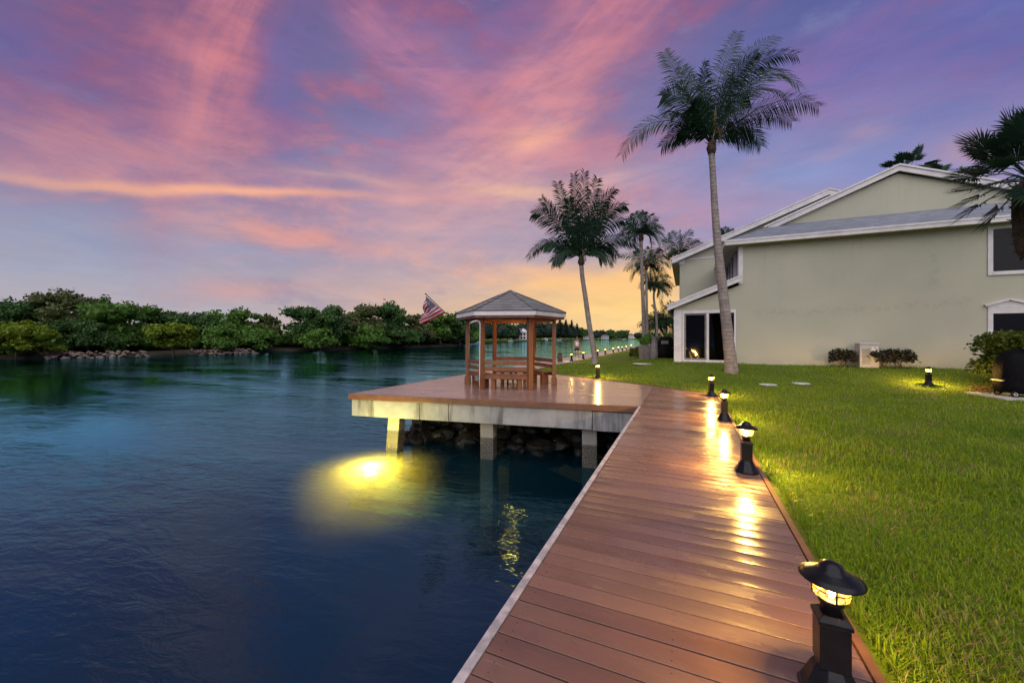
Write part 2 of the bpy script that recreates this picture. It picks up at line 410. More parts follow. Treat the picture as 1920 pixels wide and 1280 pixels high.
def mat_stucco():
    m, nt, bs, out = newmat('sage_stucco'); v = pos(nt); x, y, z = sep(nt, v)
    n = S(nt, noise(nt, v, .55, 4, .6).outputs[0]); n2 = S(nt, noise(nt, v, 30, 4, .65).outputs[0]); n3 = S(nt, noise(nt, v, 2.2, 5, .65).outputs[0])
    c = mixc(nt, n.sstep(.3, .7), (.43,.415,.315), (.38,.38,.295))
    c = mixc(nt, n3.sstep(.45, .75)*.35, c, (.46,.43,.325))
    run = S(nt, noise(nt, comb(nt, x*2.6, y*2.6, z*.16), 1.3, 5, .65).outputs[0]).sstep(.5, .72)*z.sstep(2.2, 5.6)
    c = mixc(nt, run*.28, c, (.30,.295,.24))
    # ghost of an old vine on the end wall: a broad flat U of specks
    u = (x-6.2)*(1/3.5); base = 2.72 + (u*u)*(u*u)*.10 + (n3-.5)*.5 + u*.16
    line = (((z-base)*(1/.16))**2*-1.0).exp()*(1-u.abs().sstep(.93, 1.03))
    side1 = ((((x-3.75)+(n3-.5)*.3)*(1/.12))**2*-1.0).exp()*z.sstep(4.9, 4.4)*z.sstep(2.6, 3.2)*.45
    side2 = ((((x-8.55)+(n3-.5)*.3)*(1/.13))**2*-1.0).exp()*z.sstep(5.0, 4.6)*z.sstep(3.2, 3.6)
    front = (y*-1).sstep(-19.9, -19.85)
    spk = ((line+side1+side2)*front*n2.sstep(.46, .6)*S(nt, noise(nt, v, 5, 3).outputs[0]).sstep(.38, .6)).sat()
    c = mixc(nt, spk*.65, c, (.22,.235,.205))
    foot = z.sstep(1.0, .45)*n3.sstep(.35, .6)
    c = mixc(nt, foot*.3, c, (.30,.26,.20))
    nt.links.new(c, bs.inputs['Base Color']); bs.inputs['Roughness'].default_value = .9; bs.inputs['Specular IOR Level'].default_value = .2
    nt.links.new(bump(nt, n2*.6+spk*.5, .35, .012), bs.inputs['Normal']); return m
M['stucco'] = mat_stucco()
def mat_shingle(name, c1, c2, radial=False):
    m, nt, bs, out = newmat(name); v = objc(nt); x, y, z = sep(nt, v)
    rows = z*(1/.105); fr = rows._m('FRACT'); fl = rows._m('FLOOR')
    wv = nt.nodes.new('ShaderNodeTexWhiteNoise'); wv.noise_dimensions = '3D'
    nt.links.new(comb(nt, ((x+fl*.37)*3.2)._m('FLOOR'), ((y+fl*.21)*3.2)._m('FLOOR'), fl), wv.inputs['Vector'])
    wn = S(nt, wv.outputs['Value'])
    n = S(nt, noise(nt, v, 40, 4, .7).outputs[0])
    c = mixc(nt, (wn*.7+n*.4-.1).sat(), c1, c2)
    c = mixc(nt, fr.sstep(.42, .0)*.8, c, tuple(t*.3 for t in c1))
    nt.links.new(c, bs.inputs['Base Color']); bs.inputs['Roughness'].default_value = .8; bs.inputs['Specular IOR Level'].default_value = .3
    nt.links.new(bump(nt, (1-fr)*.8+n*.3+wn*.25, .6, .015), bs.inputs['Normal']); return m
M['shingle'] = mat_shingle('grey_blue_shingle', (.22,.24,.28), (.14,.155,.19))
M['gshingle'] = mat_shingle('grey_shingle', (.185,.178,.175), (.105,.102,.102))
def mat_glass():
    m, nt, bs, out = newmat('dark_window_glass'); bs.inputs['Base Color'].default_value = (.008,.008,.010,1)
    bs.inputs['Roughness'].default_value = .12; bs.inputs['Specular IOR Level'].default_value = .12
    n = noise(nt, objc(nt), 1.2, 2); nt.links.new(bump(nt, n.outputs[0], .03, .02), bs.inputs['Normal']); return m
M['glass'] = mat_glass()
def mat_clear():
    m, nt, bs, out = newmat('door_glass'); nt.nodes.remove(bs)
    t = nt.nodes.new('ShaderNodeBsdfTransparent'); t.inputs[0].default_value = (.62,.62,.6,1)
    g = nt.nodes.new('ShaderNodeBsdfGlossy'); g.inputs['Roughness'].default_value = .04; g.inputs[0].default_value = (.55,.55,.6,1)
    f = nt.nodes.new('ShaderNodeFresnel'); f.inputs[0].default_value = 1.3
    mx = nt.nodes.new('ShaderNodeMixShader'); nt.links.new(f.outputs[0], mx.inputs[0]); nt.links.new(t.outputs[0], mx.inputs[1]); nt.links.new(g.outputs[0], mx.inputs[2])
    nt.links.new(mx.outputs[0], out.inputs[0]); return m
M['clear'] = mat_clear()
def mat_water():
    m, nt, bs, out = newmat('canal_water'); v = pos(nt); nt.nodes.remove(bs)
    x, y, z = sep(nt, v)
    # ripples run roughly along the wind, crest lines across the canal
    w1 = noise(nt, comb(nt, x*.55+y*.12, y*1.25-x*.1, 0.0), 1.1, 4, .55, .5)
    w2 = noise(nt, comb(nt, x*1.3+y*.4, y*3.0-x*.5, 1.0), 1.6, 4, .6, .6)
    w3 = noise(nt, comb(nt, x*.16, y*.3, 2.0), .45, 3, .5)
    calm = S(nt, noise(nt, comb(nt, x*.25+y*.35, y*.6-x*.12, 5.0), .33, 3, .5).outputs[0]).sstep(.36, .62)
    hgt = S(nt, w1.outputs[0])*.55 + S(nt, w2.outputs[0])*.34 + S(nt, w3.outputs[0])*.5
    b = bump(nt, hgt*(calm*.8+.2), .45, .15)
    gl = nt.nodes.new('ShaderNodeBsdfGlossy'); gl.inputs['Roughness'].default_value = .05; gl.inputs[0].default_value = (.32,.78,1.0,1)
    nt.links.new(b, gl.inputs['Normal'])
    tr = nt.nodes.new('ShaderNodeBsdfTransparent'); tr.inputs[0].default_value = (.60,.66,.58,1)
    df = nt.nodes.new('ShaderNodeBsdfDiffuse'); df.inputs[0].default_value = (.001,.020,.036,1)
    body = nt.nodes.new('ShaderNodeMixShader'); body.inputs[0].default_value = .5
    nt.links.new(tr.outputs[0], body.inputs[1]); nt.links.new(df.outputs[0], body.inputs[2])
    f = nt.nodes.new('ShaderNodeFresnel'); f.inputs[0].default_value = 1.95; nt.links.new(b, f.inputs['Normal'])
    mx = nt.nodes.new('ShaderNodeMixShader'); fr_ = S(nt, f.outputs[0]); nt.links.new((fr_*(fr_*1.0+.85)).sat().k, mx.inputs[0])
    nt.links.new(body.outputs[0], mx.inputs[1]); nt.links.new(gl.outputs[0], mx.inputs[2]); nt.links.new(mx.outputs[0], out.inputs[0]); return m
M['water'] = mat_water()
def mat_ground(name, cols, s1=.5, s2=9):
    m, nt, bs, out = newmat(name); v = pos(nt)
    n = S(nt, noise(nt, v, s1, 5, .6).outputs[0]); n2 = S(nt, noise(nt, v, s2, 5, .7).outputs[0])
    c = mixc(nt, n.sstep(.35, .65), cols[0], cols[1]); c = mixc(nt, n2.sstep(.42, .68)*.7, c, cols[2])
    nt.links.new(c, bs.inputs['Base Color']); bs.inputs['Roughness'].default_value = .95; bs.inputs['Specular IOR Level'].default_value = .1
    nt.links.new(bump(nt, n2, .8, .05), bs.inputs['Normal']); return m
M['lawn'] = mat_ground('lawn_soil', [(.10,.15,.014),(.07,.11,.012),(.06,.065,.018)])
M['bank'] = mat_ground('bank_soil', [(.05,.042,.028),(.03,.03,.02),(.02,.018,.012)], .3, 3)
M['bed'] = mat_ground('canal_bed', [(.004,.010,.016),(.003,.008,.014),(.003,.006,.010)], .2, 1)
M['rock'] = plain('rubble_rock', (.22,.165,.13), .85, (.10,.075,.055), 3, .6, .05)
M['wetshadedrock'] = plain('wet_shaded_rock', (.018,.015,.011), .5, (.007,.008,.006), 2.5, .6, .05)  # wet rubble; deep shade under the dock is put into this near-black colour
M['pathtop'] = plain('path_concrete', (.34,.29,.27), .45, (.26,.22,.21), 2, .2, .004)
M['trunk'] = None
def mat_trunk(name, c1, c2, ring=6.5):
    m, nt, bs, out = newmat(name); v = objc(nt); x, y, z = sep(nt, v)
    n = S(nt, noise(nt, v, 5, 5, .65).outputs[0]); n3 = S(nt, noise(nt, comb(nt, x*8.0, y*8.0, z*1.2), 1.5, 5, .6).outputs[0])
    ph = (z*ring + n*1.3)._m('FRACT')
    edge = ph.sstep(.16, .0)
    c = mixc(nt, n.sstep(.3, .7), c1, c2); c = mixc(nt, n3.sstep(.5, .75)*.5, c, tuple(t*.55 for t in c2)); c = mixc(nt, edge*.85, c, tuple(t*.36 for t in c2))
    nt.links.new(c, bs.inputs['Base Color']); bs.inputs['Roughness'].default_value = .85; bs.inputs['Specular IOR Level'].default_value = .2
    nt.links.new(bump(nt, (1-edge)*.6+n3*.5, .6, .02), bs.inputs['Normal']); return m
M['trunk'] = mat_trunk('palm_trunk', (.31,.265,.235), (.20,.17,.15))
M['boots'] = plain('palm_fibre', (.085,.052,.034), .9, (.035,.022,.016), 9, .8, .03)
M['bark'] = plain('grey_bark', (.13,.105,.08), .9, (.07,.055,.045), 4, .6, .03)
M['frond'] = leafmat('palm_frond', (.006,.020,.012), (.027,.066,.032), .42, .2, 1.2)
M['frond2'] = leafmat('palm_frond_dry', (.10,.10,.05), (.17,.15,.085), .6, .2, 1.5)
M['fan'] = leafmat('fan_leaf', (.010,.030,.018), (.034,.072,.042), .42, .15, 1.2)
M['tr_dark'] = leafmat('leaf_dark', (.020,.066,.016), (.075,.145,.036), .5, .15, .25)
M['tr_mid'] = leafmat('leaf_mid', (.036,.11,.014), (.115,.21,.036), .5, .2, .25)
M['tr_yel'] = leafmat('leaf_yellowgreen', (.075,.14,.010), (.19,.25,.018), .5, .2, .3)
M['tr_brown'] = leafmat('leaf_olive', (.045,.07,.020), (.12,.135,.045), .55, .15, .25)
M['tr_far'] = leafmat('leaf_far', (.016,.034,.022), (.040,.062,.038), .6, .1, .08)
M['hedge'] = leafmat('hedge_leaf', (.022,.060,.010), (.13,.15,.014), .4, .25, 1.5)
M['shrub'] = leafmat('shrub_leaf', (.018,.018,.012), (.05,.045,.025), .5, .15, 3)
M['grass'] = leafmat('grass_blade', (.066,.165,.006), (.26,.335,.014), .45, .35, .6, (.26,.20,.085))
M['litter'] = leafmat('dry_leaf', (.16,.08,.03), (.26,.15,.06), .7, .1, 3)
M['lens'] = emis('lamp_bulb', (1.0, .66, .26), 60.0)
M['lampglass'] = None
def mat_lampglass():
    m, nt, bs, out = newmat('ribbed_lamp_glass'); v = objc(nt)
    n = noise(nt, v, 55, 4, .7)
    bs.inputs['Base Color'].default_value = (.10,.045,.012,1); bs.inputs['Roughness'].default_value = .12
    bs.inputs['Emission Color'].default_value = (1,.50,.13,1)
    nt.links.new(((S(nt, n.outputs[0]).sstep(.3, .75))*1.0+.25).k, bs.inputs['Emission Strength'])
    nt.links.new(bump(nt, n.outputs[0], .6, .01), bs.inputs['Normal'])
    t = nt.nodes.new('ShaderNodeBsdfTransparent'); t.inputs[0].default_value = (1,.88,.66,1)
    mx = nt.nodes.new('ShaderNodeMixShader'); nt.links.new((S(nt, n.outputs[0]).sstep(.35, .6)*.35+.28).k, mx.inputs[0])
    nt.links.new(t.outputs[0], mx.inputs[1]); nt.links.new(bs.outputs[0], mx.inputs[2]); nt.links.new(mx.outputs[0], out.inputs[0]); return m
M['lampglass'] = mat_lampglass()

# ------------------------------------------------------------------ water, bed, land
def sheet(name, x0, x1, y0, y1, z, mat, kind='structure'):
    o = MB().add([(x0,y0,z),(x1,y0,z),(x1,y1,z),(x0,y1,z)], [(0,1,2,3)]).build(name, mat); return tag(o, kind=kind)
sheet('water', -3000, 1500, -400, 4000, -1.6, M['water'])
sheet('canal_bed', -3000, 1500, -400, 4000, -4.2, M['bed'])
EDGE = [(.86,-30),(.86,12.25),(.22,12.62),(-.87,13.62),(-2.5,14.62),(-5.07,16.18),(-6.55,17.6),(-6.93,19.2),(-6.93,320)]   # lawn's waterside edge
def edge_x(y):
    for (x0,y0),(x1,y1) in zip(EDGE, EDGE[1:]):
        if y0 <= y <= y1: return x0+(x1-x0)*(y-y0)/(y1-y0)
    return -6.93
def make_lawn():
    ys = [-30,-8,-2]+[i*.5 for i in range(-2, 60)]+[31,33,36,40,50,70,120,320]
    ts = [0,.15,.3,.5,.8,1.2,1.7,2.3,3,3.7,4.5,5.3,6,6.8,7.6,8.4,9.2,10,11,12,13,14.5,16,18,22,30,60,160]
    vs = []; fs = []; n = len(ts)
    ys = sorted(set(ys+[p[1] for p in EDGE if p[1] > -30]))
    for y in ys:
        ex = edge_x(y)
        for t in ts: vs.append((ex+t, y, lawn_h(ex+t, y)-.02*(1 if t == 0 else 0)))
    for j in range(len(ys)-1):
        for i in range(n-1): fs.append((j*n+i, j*n+i+1, (j+1)*n+i+1, (j+1)*n+i))
    o = MB().add(vs, fs, True).build('lawn', M['lawn']); tag(o, kind='structure')
make_lawn()
# sea wall behind the timber (structure under the boardwalk and the path)
def make_seawall():
    pts = [(-.55,-30),(-.55,10.8),(-1.9,13.6),(-5.2,15.6),(-7.1,18.2),(-8.55,19.5),(-8.55,320)]
    mb = MB()
    for (a, b) in zip(pts, pts[1:]):
        a = Vector((a[0],a[1],0)); b = Vector((b[0],b[1],0)); d = (b-a).normalized(); nrm = Vector((d.y,-d.x,0))
        vs = [a, b, b+nrm*.6, a+nrm*.6]
        mb.prism([(p.x,p.y) for p in vs], -4.0, -.16)
    o = mb.build('seawall', M['concrete']); tag(o, kind='structure')
make_seawall()
def make_path():
    mb = MB().box(-8.75,-6.93,18.6,320,-.16,0)
    o = mb.build('path', M['pathtop']); tag(o, kind='structure')
make_path()
# boardwalk of separate planks across the walk
def plank(mb, q, z0, z1, ch=.004, tint=.5):    # q: four top corners (ccw)
    c = sum((Vector(p) for p in q), Vector((0,0,0)))/4
    lo = [(p[0],p[1],z0) for p in q]; mi = [(p[0],p[1],z1-ch) for p in q]
    hi = []
    for i, p in enumerate(q):
        a = Vector(q[i-1])-Vector(p); b = Vector(q[(i+1)%4])-Vector(p)
        o = a.normalized()*ch+b.normalized()*ch
        hi.append((p[0]+o.x, p[1]+o.y, z1))
    mb.add(lo+mi+hi, [(3,2,1,0)]+[(i,(i+1)%4,4+(i+1)%4,4+i) for i in range(4)]+[(4+i,4+(i+1)%4,8+(i+1)%4,8+i) for i in range(4)]+[(8,9,10,11)], False, tint)
def make_boardwalk():
    mb = MB(); y = -3.0; wd = .1345; gap = .0095
    while y < 13.6:
        def lim(yy, left):
            if yy <= 12.2: return -.93 if left else .80
            return -.93 if left else max(-.90, .80-(yy-12.2)*(1.7/1.4))
        y1 = y+wd
        q = [(-.93,y,0),(lim(y,0),y,0),(lim(y1,0),y1,0),(-.93,y1,0)]
        if q[1][0] > -.85:
            dz = random.uniform(-.0012,.0012)
            plank(mb, q, -.03, dz, .0012, random.random())
        y = y1+gap
    o = mb.build('boardwalk', M['board']); tag(o, kind='structure')
    st = MB()
    for x in (-.7, -.1, .6): st.box(x-.04, x+.04, -3, 12.1, -.2, -.034)
    tag(st.build('boardwalk_joists', M['rim']), kind='structure')
    e = MB().box(-.985,-.936,-3,9.42,-.15,.006)
    tag(e.build('boardwalk_edge', M['edge']), kind='structure')
    r = MB().box(.806,.85,-3,12.2,-.12,.012)
    r.bar((.83,12.22,-.05),(-.9,13.66,-.05),.05,.13); r.bar((-.9,13.66,-.05),(-2.5,14.66,-.05),.05,.13); r.bar((-2.5,14.66,-.05),(-5.05,16.22,-.05),.05,.13); r.bar((-5.05,16.22,-.05),(-6.6,17.65,-.05),.05,.13)
    tag(r.build('lawn_kerb', M['rim']), kind='structure')
make_boardwalk()
# ------------------------------------------------------------------ dock platform
A = Vector((-8.75,8.2,0)); B = Vector((-.94,9.45,0))
def make_dock():
    t = thing('dock', 'wide wet timber dock platform on concrete beams and piles carrying the gazebo', 'dock', (-5,12,0))
    L = Vector((-5,12,0))
    poly = [A, B, Vector((-.94,13.6,0)), Vector((-2.73,14.76,0)), Vector((-5.07,16.2,0)), Vector((-6.9,18.55,0)), Vector((-8.75,18.55,0))]
    u = (B-A).normalized(); v = Vector((-u.y,u.x,0))
    def span(h):
        xs = []
        for i in range(len(poly)):
            p = poly[i]-A; q = poly[(i+1)%len(poly)]-A
            hp, hq = p.dot(v), q.dot(v)
            if (hp-h)*(hq-h) < 0:
                k = (h-hp)/(hq-hp); xs.append(p.dot(u)+(q.dot(u)-p.dot(u))*k)
        return (min(xs), max(xs)) if len(xs) >= 2 else None
    mb = MB(); h = .004
    while h < 11:
        a = span(h+.0005); b = span(h+.138)
        if a and b:
            q = [A+u*a[0]+v*h, A+u*a[1]+v*h, A+u*b[1]+v*(h+.138), A+u*b[0]+v*(h+.138)]
            plank(mb, [tuple(p-L) for p in q], -.03, random.uniform(-.001,.001), .0012, random.random())
        h += .144
    mb.build('deck_boards', M['deckboard'], t)
    def off(p, z=0): return Vector((p.x,p.y,z))-L
    r = MB(); r.bar(off(A-v*.02-u*.02,-.072), off(B-v*.02,-.072), .045, .15)
    r.bar(off(A-u*.022,-.072), off(Vector((-8.77,18.55,0)),-.072), .045, .15)
    r.build('rim_board', M['rim'], t, bevel=.006)
    # concrete edge beams in three precast lengths
    seams = [0, 2.15, 3.0, 6.75, 7.85]
    for i in range(4):
        b = MB(); pa = A+u*(.05+seams[i]+.006)+v*(.12+(.004 if i == 3 else 0)); pb = A+u*(.05+seams[i+1]-.006 if i < 3 else 7.9)+v*(.12+(.004 if i == 3 else 0))
        b.bar(off(pa,-.152-.235-(0 if i < 3 else .02)), off(pb,-.152-.235-(0 if i < 3 else .02)), .22, .47)
        o = b.build('edge_beam', M['concrete'], t, bevel=.012)
    b = MB(); b.bar(off(A+u*.14+v*.26,-.387), off(Vector((-8.6,18.4,0)),-.387), .22, .47); b.build('edge_beam', M['concrete'], t, bevel=.012)
    for k in range(6):
        j = MB(); hh = 1.0+k*1.3; s = span(hh)
        j.bar(off(A+u*(s[0]+.4)+v*hh,-.12), off(A+u*(s[1]-.2)+v*hh,-.12), .09, .16); j.build('joist', M['rim'], t)
    for (s_, back, lean) in ((1.30,.36,-.13),(4.06,.36,0),(6.72,.36,0),(1.0,2.2,.0),(4.0,2.2,0),(.35,5.0,0),(.35,8.0,0)):
        p0 = A+u*s_+v*back; m = MB()
        m.bar(off(p0,-.63), off(p0+u*lean*2.2,-4.0), .36, .34, up=tuple(v)); m.build('pile', M['pile'], t, bevel=.015)
    return t
make_dock()
def rock(mb, c, r, seed):
    rr = random.Random(seed); bm = bmesh.new(); bmesh.ops.create_icosphere(bm, subdivisions=2, radius=1)
    sx, sy, sz = r*rr.uniform(.8,1.3), r*rr.uniform(.7,1.1), r*rr.uniform(.5,.8); an = rr.uniform(0,6.28)
    planes = [Vector((rr.uniform(-1,1),rr.uniform(-1,1),rr.uniform(-1,1))).normalized() for _ in range(7)]
    vs = []
    for v in bm.verts:
        p = v.co.copy()
        for n in planes:
            e = p.dot(n)-.72
            if e > 0: p -= n*e
        p *= 1+rr.uniform(-.05,.05)
        p = Vector((p.x*sx,p.y*sy,p.z*sz)); p.rotate(Matrix.Rotation(an,3,'Z')); vs.append(p+Vector(c))
    fs = [tuple(x.index for x in f.verts) for f in bm.faces]; bm.free(); mb.add(vs, fs)
def make_dock_rocks():
    u = (B-A).normalized(); v = Vector((-u.y,u.x,0)); mb = MB(); rr = random.Random(3)
    vs = []; fs = []; nx, ny = 40, 14
    for i in range(nx):
        for j in range(ny):
            s_ = .8+i*(7.3/(nx-1)); h = .95+j*.42; z = -1.95+j*.13+.22*math.sin(s_*2.3+j)*.5+rr.uniform(-.07,.07)
            p = A+u*s_+v*h; vs.append((p.x,p.y,min(z,-.5)))
    for i in range(nx-1):
        for j in range(ny-1): a = i*ny+j; fs.append((a,a+ny,a+ny+1,a+1))
    mb.add(vs, fs)
    for k in range(120):
        s_ = rr.uniform(.9,7.7); h = rr.uniform(1.0,3.2); p = A+u*s_+v*h
        rock(mb, (p.x,p.y,-1.72+(h-1)*.36), rr.uniform(.16,.42), k)
    tag(mb.build('rubble_bank', M['wetshadedrock']), kind='stuff')
make_dock_rocks()

# ------------------------------------------------------------------ underwater light
def make_uwlight():
    c = Vector((-7.40,7.62,-1.6))
    t = thing('underwater_light', 'bright yellow underwater lamp glowing in the canal beside the dock corner pile', 'dock light', (c.x,c.y,-2.0))
    m = MB().lathe([(.0,-.10),(.12,-.08),(.17,.0),(.17,.07),(.13,.10),(.0,.11)], 20, caps=False); m.build('lens', emis('underwater_lens',(1,.84,.35),9.0), t)
    m = MB().lathe([(.0,-.22),(.06,-.22),(.07,-.12),(.17,-.10),(.185,-.04),(.172,-.04)], 20, caps=False); m.build('housing', M['black'], t)
    m = MB().tube([(0,0,-.2),(.1,.2,-.4),(.15,.9,-.5)], .02, 6); m.build('cable', M['black'], t)
    l = bpy.data.lights.new('lamp_light','POINT'); l.energy = 3200; l.color = (1,.78,.20); l.shadow_soft_size = .16
    o = bpy.data.objects.new('lamp_light', l); link(o, t); o.location = (0,0,.17)
    # silty water round the lamp scatters its light
    vm = bpy.data.materials.new('silty_water'); vm.use_nodes = True; nt = vm.node_tree; nt.nodes.clear()
    out = nt.nodes.new('ShaderNodeOutputMaterial'); vs = nt.nodes.new('ShaderNodeVolumePrincipled')
    vs.inputs['Color'].default_value = (.98,.84,.22,1); vs.inputs['Density'].default_value = 1.0; vs.inputs['Anisotropy'].default_value = 0.0
    x, y, z = sep(nt, objc(nt)); r2 = x*x+y*y
    fall = (r2.sstep(5.2, .0)**2.2)*1.6
    nt.links.new(fall.k, vs.inputs['Density']); nt.links.new(vs.outputs[0], out.inputs['Volume'])
    b = MB().lathe([(2.1,-1.3),(2.4,-.7),(2.4,-.03)], 32); o = b.build('silty_water', vm, None, (c.x,c.y,-1.6)); tag(o, kind='stuff')
make_uwlight()

# ------------------------------------------------------------------ bollard lights
def make_bollard():
    t = thing('bollard_light', '', 'bollard light')
    b = MB()
    prof = [(.138,0),(.138,.022),(.128,.030),(.085,.118),(.068,.142)]
    vs = []; fs = []
    for (r, z) in prof:
        k = r*.42
        for (sx, sy) in ((-1,-1),(1,-1),(1,1),(-1,1)):
            for (dx, dy) in (((r, k) if sx*sy > 0 else (k, r)), ((k, r) if sx*sy > 0 else (r, k))): vs.append((sx*dx, sy*dy, z))
    n = 8
    # order around: make octagon by angle
    out = []
    for i in range(len(prof)):
        ring = sorted(vs[i*8:(i+1)*8], key=lambda p: math.atan2(p[1],p[0])); out += ring
    for i in range(len(prof)-1):
        for k in range(n): fs.append((i*n+k,i*n+(k+1)%n,(i+1)*n+(k+1)%n,(i+1)*n+k))
    fs += [tuple(range(n-1,-1,-1)), tuple((len(prof)-1)*n+k for k in range(n))]
    b.add(out, fs); b.build('base_flare', M['black'], t, bevel=.004)
    p = MB().box(-.066,.066,-.066,.066,.138,.335); p.add([(-.074,-.074,.335),(.074,-.074,.335),(.074,.074,.335),(-.074,.074,.335),(-.074,-.074,.352),(.074,-.074,.352),(.074,.074,.352),(-.074,.074,.352),(-.05,-.05,.372),(.05,-.05,.372),(.05,.05,.372),(-.05,.05,.372)],
        [(3,2,1,0),(0,1,5,4),(1,2,6,5),(2,3,7,6),(3,0,4,7),(4,5,9,8),(5,6,10,9),(6,7,11,10),(7,4,8,11),(8,9,10,11)])
    p.build('post', M['black'], t, bevel=.004)
    MB().lathe([(.05,.368),(.05,.41),(.058,.416),(.058,.432),(.054,.436)], 20).build('neck', M['black'], t)
    MB().lathe([(.060,.437),(.076,.447),(.083,.475),(.083,.510),(.076,.528)], 24, caps=False).build('lamp_glass', M['lampglass'], t)
    MB().lathe([(.0,.437),(.012,.440),(.018,.452),(.018,.464),(.010,.474),(.0,.476)], 14, caps=False).build('bulb', M['lens'], t)
    g = MB(); 
    g.tube([(.087*math.cos(a),.087*math.sin(a),.482) for a in [2*math.pi*k/20 for k in range(21)]], .0028, 6)
    for k in range(3):
        a = 2*math.pi*k/3+.5; g.bar((.084*math.cos(a),.084*math.sin(a),.43),(.086*math.cos(a),.086*math.sin(a),.531),.007,.007)
    g.build('guard', M['black'], t)
    MB().lathe([(.142,.522),(.143,.527),(.112,.540),(.075,.556),(.056,.564),(.050,.584),(.020,.598),(.0,.600)], 28, caps=False).lathe([(.0,.533),(.082,.531),(.110,.529),(.142,.522)], 28, caps=False).build('cap', M['black'], t)
    l = bpy.data.lights.new('bulb_light','POINT'); l.energy = 340; l.color = (1,.64,.18); l.shadow_soft_size = .018
    o = bpy.data.objects.new('bulb_light', l); link(o, t); o.location = (0,0,.500)
    return t
BG = 'bollard lights along the waterside walk'
boll = make_bollard(); first = True
def put_boll(loc, rz, label, group=BG):
    global first
    o = boll if first else copy_tree(boll); first = False
    o.location = loc; o.rotation_euler = (0,0,rz); o.scale = (.85,.85,1); o['label'] = label; o['group'] = group
    return o
near = put_boll((.60,2.17,0), .0, 'nearest black bollard light, large in the bottom right corner of the boardwalk')
# the lamp nearest the viewer burns dimmer than the rest (its own light data)
put_boll((.67,5.36,0), .02, 'second black bollard light along the right edge of the boardwalk, its cap lit from below')
put_boll((.70,8.56,0), .0, 'third black bollard light on the boardwalk edge, just before the corner one')
put_boll((.66,11.95,0), .3, 'fourth bollard light, at the lawn corner where the boardwalk meets the dock')
p = onz(1121,709); put_boll((p.x,p.y,0), .5, 'bollard light at the lawn edge between gazebo and leaning palm')
p = onlawn(1741,723); put_boll(p, .1, 'lone bollard light standing on the grass near the hedge and house wall')
for ch in near.children:
    if ch.type == 'LIGHT': ch.data = ch.data.copy(); ch.data.energy = 110
farl = ['bollard light on the far path just left of the walking person','bollard light on the far path just right of the walking person']
ys = [25.7,29.0,34.3,37.9,42.4,45.9,49.0,52.4,57.4]
names = ['first','second','third','fourth','fifth','sixth','seventh']
for i, y in enumerate(ys):
    lab = farl[i] if i < 2 else '%s bollard light beyond the leaning palm trunk in the receding far row' % names[i-2]
    put_boll((-7.05,y,0), 0, lab)

